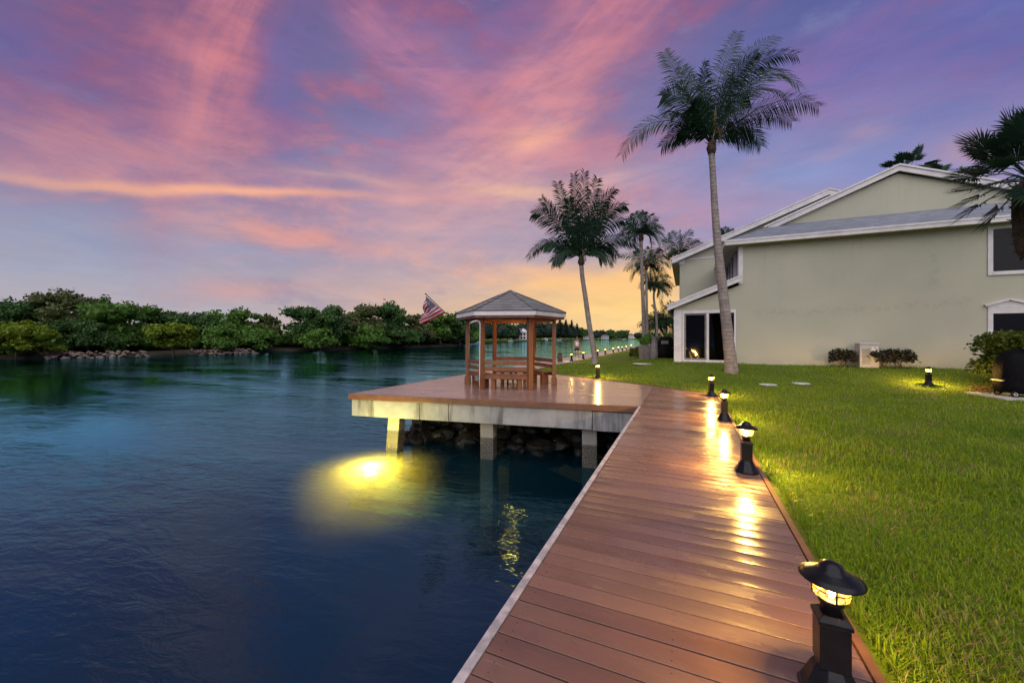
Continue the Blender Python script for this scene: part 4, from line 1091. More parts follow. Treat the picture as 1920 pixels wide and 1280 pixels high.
# ------------------------------------------------------------------ distant shore beyond the bend
FAR = [(862,243),(890,258),(960,330),(1047,464),(1110,600),(1170,773),(1290,1100),(1420,1600)]
def far_d(px):
    for (a,da),(b,db) in zip(FAR, FAR[1:]):
        if a <= px <= b: return da+(db-da)*(px-a)/(b-a)
    return FAR[-1][1]
def make_far():
    vs = []; fs = []
    for i, (px, d) in enumerate(FAR):
        a = at(px,HY,d); dirn = (FW*.9-RT*.45).normalized()
        for (o_, z) in ((0,-2.2),(0,-.55),(3,-.45),(900,-.3)): vs.append((a.x+dirn.x*o_,a.y+dirn.y*o_,z))
    for i in range(len(FAR)-1):
        for k in range(3): fs.append((i*4+k,i*4+k+1,(i+1)*4+k+1,(i+1)*4+k))
    tag(MB().add(vs, fs).build('far_shore', M['lawn']), kind='structure')
    t = MB()
    for (px0, px1) in ((866,1047),(1047,1200)):
        k = 8
        for q in range(k):
            a = px0+(px1-px0)*q/k; b = px0+(px1-px0)*(q+1)/k
            pa = at(a,HY,far_d(a)-.5); pb = at(b,HY,far_d(b)-.5)
            t.bar((pa.x,pa.y,-1.05),(pb.x,pb.y,-1.05),.8,1.2)
    tag(t.build('far_seawall', M['white']), kind='structure')
make_far()
GF = 'trees along the distant shore'
for i, (px, ty, hwp, off, mt, lab) in enumerate([
    (882,598,16,30,'tr_far','distant dark tree at the left of the gazebo opening'),
    (915,600,18,60,'tr_far','distant tree behind the small pale house'),
    (938,596,16,40,'tr_dark','tall dark distant tree left of the white two-storey house'),
    (952,606,12,15,'tr_dark','lower dark distant tree close to the white two-storey house'),
    (990,602,20,60,'tr_far','distant tree rising behind the white two-storey house'),
    (1014,604,14,25,'tr_far','distant tree right of the white two-storey house'),
    (1036,608,12,40,'tr_far','distant tree seen through the gazebo right opening'),
    (1120,620,16,80,'tr_far','small distant tree right behind the leaning palm trunk'),
    (1090,614,14,40,'tr_dark','distant tree just left of the leaning palm trunk'),
    (1142,620,20,60,'tr_dark','round-topped distant tree in the middle right of the far shore'),
    (1164,619,18,70,'tr_dark','rounded distant tree at the right end of the treeline'),
    (1200,626,16,120,'tr_far','very far low tree right of the tiny lit house'),
    (1224,626,18,160,'tr_far','farthest low tree near the canal end')]):
    d = far_d(px)+off; p = at(px,HY,d); top = at(px,ty,d).z; hw = hwp*d/F
    tree('distant_tree', lab, 'tree', (p.x,p.y,-.6), top+.6, hw, M[mt], 300+i, GF, leaf=.0036*d*.7, n=1300, depth=hw)
def make_far_wood():
    rr = random.Random(15); lobes = []
    for k in range(190):
        px = rr.uniform(864,1176); d = far_d(px)*(1+rr.uniform(.06,.26))
        tops = [(864,592),(900,602),(960,604),(1040,600),(1085,612),(1110,617),(1150,618),(1176,622)]
        tp = 640
        for (a,ta),(b,tb) in zip(tops,tops[1:]):
            if a <= px <= b: tp = ta+(tb-ta)*(px-a)/(b-a)
        q = at(px,HY,d); h = at(px,tp+rr.uniform(1,8),d).z+.5
        lobes.append((q.x,q.y,h*.45,h*.55,h*.55,h*.52))
    V, Q, T = leaf_cloud(lobes, 26000, 1.25, 78)
    o = mesh_np('far_woodland', V, Q, M['tr_far'], None, T); tag(o, kind='stuff')
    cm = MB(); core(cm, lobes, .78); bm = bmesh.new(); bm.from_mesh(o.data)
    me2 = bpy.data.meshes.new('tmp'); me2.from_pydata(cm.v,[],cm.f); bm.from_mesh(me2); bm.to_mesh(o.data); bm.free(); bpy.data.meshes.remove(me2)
make_far_wood()
# feathery pines
def pine(label, px, ty, off, seed):
    d = far_d(px)+off; p = at(px,HY,d); h = at(px,ty,d).z+.6; rr = random.Random(seed)
    t = thing('pine_tree', label, 'tree', (p.x,p.y,-.6), 0, 'feathery pines on the distant shore')
    MB().tube([(0,0,0),(0,0,h*.95)],[h*.02,h*.004],6).build('trunk', M['bark'], t)
    m = MB()
    for k in range(260):
        z = h*rr.uniform(.12,1.0); a = rr.uniform(0,6.28); r = h*.36*(1.05-z/h)*rr.uniform(.5,1.1)+.3
        e = Vector((math.cos(a)*r,math.sin(a)*r,z+r*rr.uniform(.5,1.1))); b = Vector((0,0,z)); s_ = Vector((-math.sin(a),math.cos(a),.2))*h*.028
        m.add([b,(b+e)/2-s_,e,(b+e)/2+s_],[(0,1,2,3)],False,rr.random())
    m.build('crown', M['tr_far'], t)
for i, (px, ty, lab) in enumerate([(1050,596,'feathery pine at the left of the distant pine group'),(1061,599,'second feathery pine from the left on the distant shore'),(1072,600,'feathery pine in the middle of the distant group'),(1082,606,'shorter feathery pine at the right of the distant group')]):
    pine(lab, px, ty, 15+i*8, 400+i)
# slim pale palm trunks on the distant shore
def small_house(label, px, wpx, base_y, top_y, off, two=False, roofm='gshingle'):
    d = far_d(px)+off; p = at(px,HY,d); wd = wpx*d/F; h = (base_y-top_y)*d/F
    t = thing('house', label, 'house', (p.x,p.y,-.45), TH+R(-12))
    wh = h*.68
    MB().box(-wd/2,wd/2,-wd*.3,wd*.3,0,wh).build('wall', M['white'], t)
    r = MB(); e = wd*.06
    r.add([(-wd/2-e,-wd*.3-e,wh),(wd/2+e,-wd*.3-e,wh),(wd/2+e,wd*.3+e,wh),(-wd/2-e,wd*.3+e,wh),(-wd*.25,0,h),(wd*.25,0,h)],[(0,1,5,4),(2,3,4,5),(1,2,5),(3,0,4),(3,2,1,0)]); r.build('roof', M[roofm], t)
    for rw in range(2 if two else 1):
        for k in range(4):
            x = -wd*.38+k*wd*.22; z = wh*(.12+.48*rw if two else .3)
            wf = MB().box(x,x+wd*.12,-wd*.3-.08,-wd*.3-.005,z,z+wh*(.28 if two else .45)); wf.build('window', M['glass'], t)
small_house('small pale house at the water seen between the left gazebo posts', 893, 22, 640, 622, 14)
small_house('white two-storey house seen through the middle of the gazebo', 976, 26, 637, 616, 22, True, 'white')
small_house('long low pale house right of the leaning palm trunk', 1134, 14, 635.5, 628, 16)
small_house('pale bungalow beside the walking person across the canal', 1100, 12, 636, 628, 14)
small_house('tiny bright house at the far end of the treeline', 1183, 9, 636, 626, 10, True)
def make_boat():
    px = 1022; d = far_d(px)-6; p = at(px,HY,d)
    t = thing('boat', 'long white boat moored along the distant seawall behind the gazebo', 'boat', (p.x,p.y,-1.6), TH+R(-70))
    L = 14; h = MB(); secs = [(-L/2,1.5,1.7),(-L/4,1.9,1.6),(L/8,1.9,1.8),(L/3,1.3,2.2),(L/2,.08,2.6)]
    vs = []; fs = []
    for (x,wd,z) in secs: vs += [(x,-wd,z),(x,-wd*.75,.1),(x,0,-.4),(x,wd*.75,.1),(x,wd,z)]
    for i in range(4):
        for k in range(4): fs.append((i*5+k,i*5+k+1,(i+1)*5+k+1,(i+1)*5+k))
        fs.append((i*5+4,i*5,(i+1)*5,(i+1)*5+4))
    fs.append((4,3,2,1,0)); h.add(vs,fs); h.build('hull', M['white'], t)
    MB().prism_x([(-1.2,1.7),(1.2,1.7),(1.0,2.9),(-1.0,2.9)],-3.5,2.0).build('cabin', M['white'], t)
    MB().box(-3.2,1.7,-1.21,-1.16,2.1,2.5).build('window', M['glass'], t)
make_boat()

# ------------------------------------------------------------------ palms
def frond(mb, p0, pc, p2, L, n=46, wd=.03, droop=.55, seed=0, wind=Vector((0,0,0)), lift=.1):
    rr = random.Random(seed)
    def B(t): return p0*(1-t)**2+pc*(2*t*(1-t))+p2*t*t
    def dB(t): return ((pc-p0)*(2*(1-t))+(p2-pc)*(2*t)).normalized()
    ln = (p2-p0).length; steep = abs((p2-p0).z)/max(.01,(p2-p0).length); tw = rr.uniform(.6,1.2)*rr.choice((-1,1))
    mb.tube([B(t) for t in (0,.2,.4,.6,.8,1)],[.028,.022,.016,.011,.007,.003],5)
    nb = len(mb.v); mb.t[-30:] = [.75]*30
    for i in range(n):
        t = .10+.90*(i+.5)/n; p = B(t); tg = dB(t); sd = tg.cross(UP)
        if sd.length < .15: sd = tg.cross(RT)
        sd.normalize(); nr = sd.cross(tg); sd = sd*math.cos(tw)+nr*math.sin(tw); nr = sd.cross(tg)
        prof = min(1,(t-.04)/.20)**.7*(1-.55*max(0,(t-.5)/.5)**1.4)
        for s in (-1,1):
            if rr.random() < .05: continue
            l = L*prof*rr.uniform(.82,1.12)
            d = (sd*s*.95+tg*(.62+.5*t+rr.uniform(-.12,.12))+nr*(lift+rr.uniform(-.12,.12))+wind*.25).normalized()
            a = p; m_ = a+d*l*.5+Vector((0,0,-1))*l*droop*.14; d2 = (d+Vector((0,0,-1))*droop*rr.uniform(.8,1.25)+wind*.3).normalized(); e = m_+d2*l*.52
            wv = tg*wd*.5*rr.uniform(.8,1.2); tt = rr.random()
            mb.add([a-wv*.5,a+wv*.5,m_+wv,m_-wv,e+wv*.12,e-wv*.12],[(0,1,2,3),(3,2,4,5)],False,tt)
def palm(label, base, trunkpx, d, crownpx, fr, r0, r1, L, seed, group=None, wd=.03, n=46, extra=8, spread=1.0, dead=True, wind=.3, droop=.55, swell=1.5):
    """trunkpx: list of (px,py) from ground to crown; fr: (tipdx,tipdy,ctrldx,ctrldy) per frond in pixels"""
    t = thing('palm_tree', label, 'palm tree', base, 0, group); o = Vector(base); rr = random.Random(seed); sc = d/F
    pts = [Vector((0,0,-.15))]; ctr = [Vector(base)-UP*0]+[at(px,py,d) for (px,py) in trunkpx]
    # smooth polyline (Catmull-Rom)
    P_ = [ctr[0]]+ctr+[ctr[-1]]; line = []
    for i in range(1,len(P_)-2):
        for k in range(8):
            u = k/8; a,b,c,e = P_[i-1],P_[i],P_[i+1],P_[i+2]
            line.append((b*2+(c-a)*u+(a*2-b*5+c*4-e)*u*u+(b*3-a-c*3+e)*u**3)*.5)
    line.append(ctr[-1]); m = len(line)
    rad = []
    for i in range(m):
        u = i/(m-1); r = r0+(r1-r0)*min(1,u*1.3)
        r *= 1+(swell-1)*math.exp(-u*22); rad.append(r*(1+.02*math.sin(i*2.1)))
    line[0] = line[0]-UP*.15
    MB().tube([p-o for p in line], rad, 14, wob=.02).build('trunk', M['trunk'], t)
    top = line[-1]-o; cb = at(*crownpx,d)-o
    bt = MB(); bt.tube([top-UP*.10,top+UP*.12,cb-UP*.05,cb+UP*.25],[r1*1.05,r1*1.6,r1*1.25,r1*.5],10,wob=.12)
    for k in range(16):
        a = rr.uniform(0,6.28); z = rr.uniform(-.1,.5); q = top+Vector((math.cos(a)*r1*1.1,math.sin(a)*r1*1.1,z)); e = q+Vector((math.cos(a)*.16,math.sin(a)*.16,rr.uniform(-.2,.25)))
        bt.add([q+Vector((-math.sin(a)*.05,math.cos(a)*.05,0)),q-Vector((-math.sin(a)*.05,math.cos(a)*.05,0)),e],[(0,1,2)])
    bt.build('leaf_base', M['boots'], t)
    cr = MB(); W = RT*wind
    for i, (tx,ty,cx,cy) in enumerate(fr):
        dep = rr.uniform(-.55,.55)*math.hypot(tx,ty)*sc*spread*(.5 if abs(tx) > 60 else 1)
        p2 = at(crownpx[0]+tx,crownpx[1]+ty,d+dep)-o; pc = at(crownpx[0]+cx,crownpx[1]+cy,d+dep*.5)-o
        frond(cr, cb+Vector((rr.uniform(-.06,.06),rr.uniform(-.06,.06),0)), pc, p2, L*rr.uniform(.8,1.1), n, wd, droop, seed*50+i, W)
    big = max(math.hypot(f[0],f[1]) for f in fr)*sc
    for k in range(extra):                      # fronds toward and away from the viewer
        a = 6.28*k/extra+rr.uniform(-.3,.3); el = rr.uniform(.1,.55); l = big*rr.uniform(.6,.8)
        dr = FW*math.sin(a)*1.0+RT*math.cos(a)*.55
        p2 = cb+dr*l*math.cos(el*.9)+UP*l*(math.sin(el)-.25); pc = cb+dr*l*.45*math.cos(el*.9)+UP*l*.75*math.sin(el*.9+.25)
        frond(cr, cb.copy(), pc, p2, L*.95, n, wd, droop, seed*70+k, W)
    cr.build('crown', M['frond'], t)
    if dead:
        dd = MB(); frond(dd, cb+UP*.2, cb+UP*.9-FW*.35+RT*.05, cb-UP*.2-FW*.45+RT*.10, L*.5, 20, wd*1.2, .9, seed*90)
        dd.tube([cb+UP*.2,cb+UP*.9-FW*.2,cb+UP*1.25-FW*.28],[.03,.085,.012],8); dd.build('spathe', M['frond2'], t)
    return t
GP = 'coconut palms along the waterside lawn'
bA = onlawn(1372,698); dA = (bA-CAM).dot(FW)
palm('tallest coconut palm with curved grey trunk in front of the sliding door', bA, [(1366,640),(1357,560),(1350,500),(1344,440),(1339,370),(1336,315),(1334,285)], dA, (1335,268),
    [(-170,22,-110,-95),(-60,-5,-50,-60),(-90,-170,-50,-110),(-94,-88,-60,-110),(-80,-50,-60,-75),(-60,-105,-40,-90),(-12,-150,-20,-90),(48,-208,0,-120),(118,-200,30,-160),(85,-170,25,-130),(160,-165,60,-190),(165,-105,95,-190),(140,-80,80,-150),(200,-68,120,-115),(150,-40,90,-90),(92,5,66,-65),(40,-125,15,-100),(-40,-70,-30,-75),(70,-85,45,-95),(130,-135,70,-170),(-55,-140,-30,-90)],
    .225,.115,.86,3,GP,swell=1.2,wd=.044,n=58,extra=2,wind=.22,droop=.6)
bB = onz(1116,683); dB_ = (bB-CAM).dot(FW)
palm('leaning coconut palm with full crown right of the gazebo', bB, [(1113,655),(1105,610),(1098,560),(1092,520),(1090,495)], dB_, (1090,484),
    [(-102,0,-58,-60),(-70,-20,-45,-40),(-92,-84,-55,-95),(-74,-112,-40,-70),(-44,-140,-25,-75),(-14,-155,-10,-80),(6,-160,0,-80),(30,-148,8,-85),(62,-130,20,-95),(84,-98,40,-105),(80,-70,45,-80),(106,-22,62,-62),(66,-5,45,-45),(-45,12,-34,-40),(30,-70,15,-60),(-30,-70,-20,-60),(40,8,30,-36),(46,-105,20,-85),(-24,-110,-14,-70)],
    .17,.13,1.05,14,GP,wd=.068,n=48,extra=2,wind=.1,droop=.6)
def palm_at(label, px, basey, d, trunk, crown, fr, r0, r1, L, seed, **k):
    b = at(px,HY,d); b.z = 0; return palm(label, b, trunk, d, crown, fr, r0, r1, L, seed, GP, **k)
F1 = [(-50,10,-28,-25),(-36,-6,-22,-28),(-28,-26,-18,-28),(-12,-40,-8,-28),(6,-42,2,-30),(20,-38,8,-32),(32,-30,14,-34),(42,-12,22,-30),(48,10,30,-26),(38,18,28,-14),(-34,20,-26,-10),(22,20,18,-12),(-15,22,-14,-10),(30,-14,20,-26)]
palm_at('straight tall palm with thin trunk midway between leaning palm and house', 1208, 0, 31, [(1207,600),(1204,520),(1202,450)], (1202,440), F1, .17,.13,.85,5,wd=.07,n=26,extra=6,dead=False)
palm_at('palm crown half hidden behind the straight tall palm trunk', 1214, 0, 38, [(1213,600),(1212,540),(1212,505)], (1212,500), [(-54,-20,-26,-32),(-40,8,-26,-20),(-20,-30,-12,-24),(6,-36,2,-26),(26,-34,12,-32),(42,-18,24,-36),(46,0,30,-26),(34,20,26,-14),(-30,24,-24,-8),(16,26,14,-8)], .14,.11,.95,6,wd=.08,n=24,extra=6,dead=False)
palm_at('shorter palm with curved trunk just left of the house corner', 1232, 0, 42, [(1232,640),(1231,600),(1226,560),(1227,545)], (1227,538), [(-28,2,-16,-26),(-22,-26,-12,-24),(-6,-36,-4,-22),(12,-34,6,-26),(26,-22,14,-24),(34,0,20,-20),(28,14,20,-8),(-20,16,-16,-6),(12,18,10,-6)], .14,.11,.95,7,wd=.09,n=22,extra=6,dead=False)
palm_at('palm showing only its crown above the second townhouse roof', 1283, 0, 52, [(1282,600),(1276,520),(1273,490)], (1274,478), [(-34,-8,-20,-28),(-30,-30,-16,-26),(-16,-42,-8,-26),(0,-46,0,-28),(22,-46,8,-30),(36,-28,18,-28),(44,-20,24,-24),(28,-6,20,-18),(-22,4,-16,-10)], .17,.13,1.15,8,wd=.10,n=22,extra=6,dead=False)
palm_at('palm with brown hanging skirt beside the house corner', 1247, 0, 46, [(1247,640),(1246,615)], (1245,606), [(-42,6,-22,-24),(-34,-14,-20,-24),(-22,-34,-12,-22),(-6,-44,-4,-24),(14,-40,6,-24),(26,-28,14,-22),(32,-8,20,-16),(-30,24,-26,-6),(24,20,20,-6),(-10,26,-10,-4),(10,28,10,-2)], .15,.13,1.1,9,wd=.10,n=22,extra=8,dead=False)
palm_at('low dark palm behind the planter near the canal', 1230, 0, 54, [(1231,640),(1230,622)], (1229,614), [(-34,-4,-18,-20),(-30,12,-20,-6),(-20,-24,-10,-18),(-4,-30,-2,-18),(12,-26,6,-18),(24,-8,14,-14),(20,14,14,-4),(-16,20,-12,-2)], .13,.11,1.0,10,wd=.10,n=20,extra=6,dead=False)
palm_at('small palm tip peeking over the roof right of the tallest palm trunk', 1363, 0, 60, [(1361,560),(1359,470)], (1357,452), [(-18,-14,-8,-20),(6,-26,2,-18),(18,-22,8,-18),(26,-14,12,-16),(14,-6,10,-10),(-6,-24,-4,-16)], .16,.12,1.1,12,wd=.11,n=20,extra=4,dead=False)
# fan palms
def fan_leaf(mb, hub, tip_dir, size, nseg, seed, wd=.035, droop=.35):
    rr = random.Random(seed); d = tip_dir.normalized(); sd = d.cross(UP)
    if sd.length < .2: sd = d.cross(RT)
    sd.normalize(); nr = sd.cross(d)
    for k in range(nseg):
        a = R(-125+250*k/(nseg-1)); l = size*(.62+.38*math.cos(a*.62))*rr.uniform(.9,1.06)
        v = (d*math.cos(a)+sd*math.sin(a)+nr*(.18*abs(math.sin(a))+rr.uniform(-.04,.04))).normalized()
        wv = v.cross(nr).normalized()*wd*.5*(size/.9)
        m_ = hub+v*l*.6; e = hub+v*l-UP*l*droop*rr.uniform(.3,1.2)*.45
        mb.add([hub,m_+wv,e,m_-wv],[(0,1,2,3)],False,rr.random())
def fan_palm(label, base, d, trunk, crown, leaves, size, r0, r1, seed, boots=0, cat='palm tree', nseg=26, wd=.05, group='fan palms near the house'):
    t = thing('fan_palm', label, cat, base, 0, group); o = Vector(base); sc = d/F; rr = random.Random(seed)
    pts = [Vector((0,0,-.15))]+[at(a,b,d)-o for (a,b) in trunk]; rad = [r0]+[r0+(r1-r0)*(i+1)/len(trunk) for i in range(len(trunk))]
    MB().tube(pts, rad, 12, wob=.05).build('trunk', M['boots'], t)
    cb = at(*crown,d)-o
    if boots:
        b = MB(); z0 = boots
        b.tube([cb-UP*(z0+.25),cb-UP*z0,cb-UP*z0*.5,cb-UP*.15,cb+UP*.1],[r1*1.05,r1*1.5,r1*1.75,r1*1.5,r1*.7],16,wob=.13)
        for k in range(190):
            a = rr.uniform(0,6.28); z = -z0*rr.random()*1.1; rq = r1*(1.55-.45*abs(z/z0+.45)); q = cb+Vector((math.cos(a)*rq,math.sin(a)*rq,z)); e = q+Vector((math.cos(a)*rr.uniform(.05,.18),math.sin(a)*rr.uniform(.05,.18),rr.uniform(-.2,.26))); w_ = Vector((-math.sin(a),math.cos(a),0))*rr.uniform(.03,.06)
            b.add([q+w_,q-w_,e-w_*.6,e+w_*.6],[(0,1,2,3)])
        b.build('leaf_base', M['boots'], t)
    cr = MB()
    for i, (dx, dy, dep) in enumerate(leaves):
        hub = cb+RT*dx*sc-UP*dy*sc+FW*dep
        cr.tube([cb,(cb+hub)/2+UP*.12*(hub-cb).length,hub],[.018,.014,.01],5)
        fan_leaf(cr, hub, (hub-cb)+UP*.02-UP*.25*(1 if dy > 0 else 0), size*rr.uniform(.85,1.1), nseg, seed*40+i, wd)
    cr.build('crown', M['fan'], t); return t
bS = at(1950,HY,10.2); bS.z = lawn_h(bS.x,bS.y)
fan_palm('dark fan palm with thick shaggy boots cut by the right edge of the photo', bS, 10.2, [(1950,640),(1948,520),(1944,400)], (1938,338),
    [(-50,-30,-.2),(-75,-55,.1),(-62,5,.0),(-40,-75,-.3),(-20,-95,.2),(-70,-20,.5),(-45,30,-.5),(-25,-50,-.7),(10,-90,-.3),(40,-80,.1),(60,-40,0),(70,0,.2),(50,30,-.3),(0,-60,.8),(-30,-10,.9),(30,-20,.9),(-82,25,.2),(-10,-20,-.9),(-58,-58,-.5),(-30,-80,.6),(-95,-15,-.2),(-70,40,.4),(-38,48,.3),(-20,-45,1.1),(-48,-5,-1.0),(-5,-100,.0),(20,-70,-.8),(-60,-70,.4),(-25,20,-1.1)], .80, .24, .22, 21, boots=1.75, nseg=44, wd=.055)
for i, (px, py, d, lv, lab) in enumerate([
    (1707,300,34,[(-28,8,0),(-12,-14,0),(14,-16,.3),(26,-4,0),(-26,-8,.4),(4,-20,-.4),(30,10,.2),(-8,8,-.8),(10,6,.8)],'fan palm crown rising behind the roof apex'),
    (1758,318,36,[(-18,4,0),(-8,-12,0),(10,-14,.3),(18,-2,0),(2,4,-.5),(22,10,.3)],'smaller fan palm crown just right of the roof apex palm')]):
    b = at(px,HY,d); b.z = .4
    fan_palm(lab, b, d, [(px,500),(px,py+20)], (px,py+14), lv, 1.15, .2, .16, 30+i, 0, nseg=22, wd=.17)
b = at(1800,HY,36); tree('garden_tree', 'dark bushy tree top showing over the right roof slope beside the fan palms', 'tree', (b.x,b.y,.3), at(1800,318,36).z-.3, 3.2, M['tr_dark'], 61, leaf=.24, n=4200, depth=3)
# ------------------------------------------------------------------ shrubs, hedge
def bush(name, label, cat, base, lobes, mat, n, leaf, seed, group=None):
    t = thing(name, label, cat, base, 0, group); V, Q, T = leaf_cloud(lobes, n, leaf, seed, .55)
    mesh_np('foliage', V, Q, mat, t, T)
    s_ = MB(); rr = random.Random(seed)
    for k in range(7):
        l = lobes[k%len(lobes)]; s_.tube([(rr.uniform(-.1,.1),rr.uniform(-.1,.1),-.05),(l[0]*.5+rr.uniform(-.1,.1),l[1]*.5,l[2]*.6),(l[0]+rr.uniform(-.3,.3)*l[3],l[1],l[2]+l[5]*.5)],[.018,.012,.005],5)
    s_.build('stem', M['bark'], t)
GS = 'dark shrubs at the foot of the wall'
for (px, lab, seed, w_) in ((1580,'dark shrub left of the air conditioner cabinet',51,.42),(1652,'dark shrub touching the right side of the air conditioner cabinet',52,.38),(1686,'wider dark shrub right of the pair beside the air conditioner',53,.46)):
    rat = (px-960)/F; dd = 19.25/(rat*RT.y+FW.y); q = at(px,HY,dd); q.z = lawn_h(q.x,q.y)-.03
    bush('shrub', lab, 'shrub', q, [(0,0,.35,w_,.3,.34),(-.2,0,.5,w_*.6,.25,.25),(.2,0,.45,w_*.6,.25,.26)], M['shrub'], 900, .07, seed, GS)
q = onlawn(1890,724)
def make_hedge():
    lobes = []; rr = random.Random(8)
    for k in range(10):
        x = rr.uniform(-.35,1.5); lobes.append((x*RT.x+rr.uniform(-.3,.3),x*RT.y+rr.uniform(-.2,.3),rr.uniform(.35,1.25),.42,.42,.38))
    for x in (-.2,.3,.8,1.3): lobes.append((x*RT.x,x*RT.y,1.40,.5,.45,.26)); lobes.append((x*RT.x,x*RT.y,.55,.5,.5,.58))
    bush('hedge', 'leafy green hedge lit yellow on top at the right edge below the window', 'hedge', q, lobes, M['hedge'], 11000, .065, 55)
make_hedge()
# dry leaves raked at the hedge foot
def make_litter():
    rr = random.Random(6); mb = MB()
    for k in range(240):
        a = onlawn(rr.gauss(1850,16), rr.gauss(731,4)); u_ = Vector((rr.uniform(-1,1),rr.uniform(-1,1),rr.uniform(-.4,.4))).normalized()*.05; v_ = Vector((-u_.y,u_.x,rr.uniform(-.02,.03)))*.5
        a.z += .04; mb.add([a-u_,a-v_,a+u_,a+v_],[(0,1,2,3)],False,rr.random())
    tag(mb.build('dry_leaves', M['litter']), kind='stuff')
make_litter()
# ------------------------------------------------------------------ covered grill at right edge
def make_grill():
    q = onz(1925,744); q.z = 0
    t = thing('covered_grill', 'black covered grill cart on castors at the right edge in front of the hedge', 'grill', (q.x,q.y,0.02), TH+R(-20))
    b = MB(); prof = [(.50,.10),(.52,.30),(.50,.80),(.47,1.0),(.38,1.18),(.22,1.26)]
    vs = []; n = 24
    for (r, z) in prof:
        for k in range(n):
            a = 2*math.pi*k/n; ca, sa = math.cos(a), math.sin(a); p = 3.0
            s_ = (abs(ca)**p+abs(sa)**p)**(-1/p); w_ = 1+.035*math.sin(k*3+z*5)
            vs.append((r*s_*ca*1.15*w_, r*s_*sa*.75*w_, z+.02*math.sin(k*2.3)))
    fs = [(i*n+k,i*n+(k+1)%n,(i+1)*n+(k+1)%n,(i+1)*n+k) for i in range(len(prof)-1) for k in range(n)]+[tuple((len(prof)-1)*n+k for k in range(n)),tuple(range(n-1,-1,-1))]
    b.add(vs,fs,True); b.build('cover', M['blackcloth'], t)
    MB().box(-.60,-.42,-.2,.2,.40,.44).build('side_shelf', M['steel'], t, bevel=.004)
    for (x, y) in ((-.42,-.28),(.42,-.28),(-.42,.28),(.42,.28)):
        wv = MB(); ring = [Vector((x+.07*math.cos(a),y-.03,.07+.07*math.sin(a))) for a in [2*math.pi*k/16 for k in range(17)]]
        wv.tube(ring,.018,6); wv.bar((x,y-.03,.07),(x,y,.12),.03,.03); co = wv.build('castor', M['black'], t)
        rm = MB(); rm.tube([Vector((x+.035*math.cos(a),y-.055,.07+.035*math.sin(a))) for a in [2*math.pi*k/12 for k in range(13)]],.008,6); rm.build('rim', M['white'], co)
    MB().box(-.47,.47,-.31,.31,.11,.14).build('base_shelf', M['black'], t)
    sl = MB().prism([(-.9,-.75),(1.6,-.75),(1.6,1.0),(-.9,.7)],-.05,.0); o = sl.build('patio_slab', M['concrete_flat']); o.location = (q.x,q.y,.015); o.rotation_euler = (0,0,TH+R(-20)); tag(o, kind='structure')
make_grill()
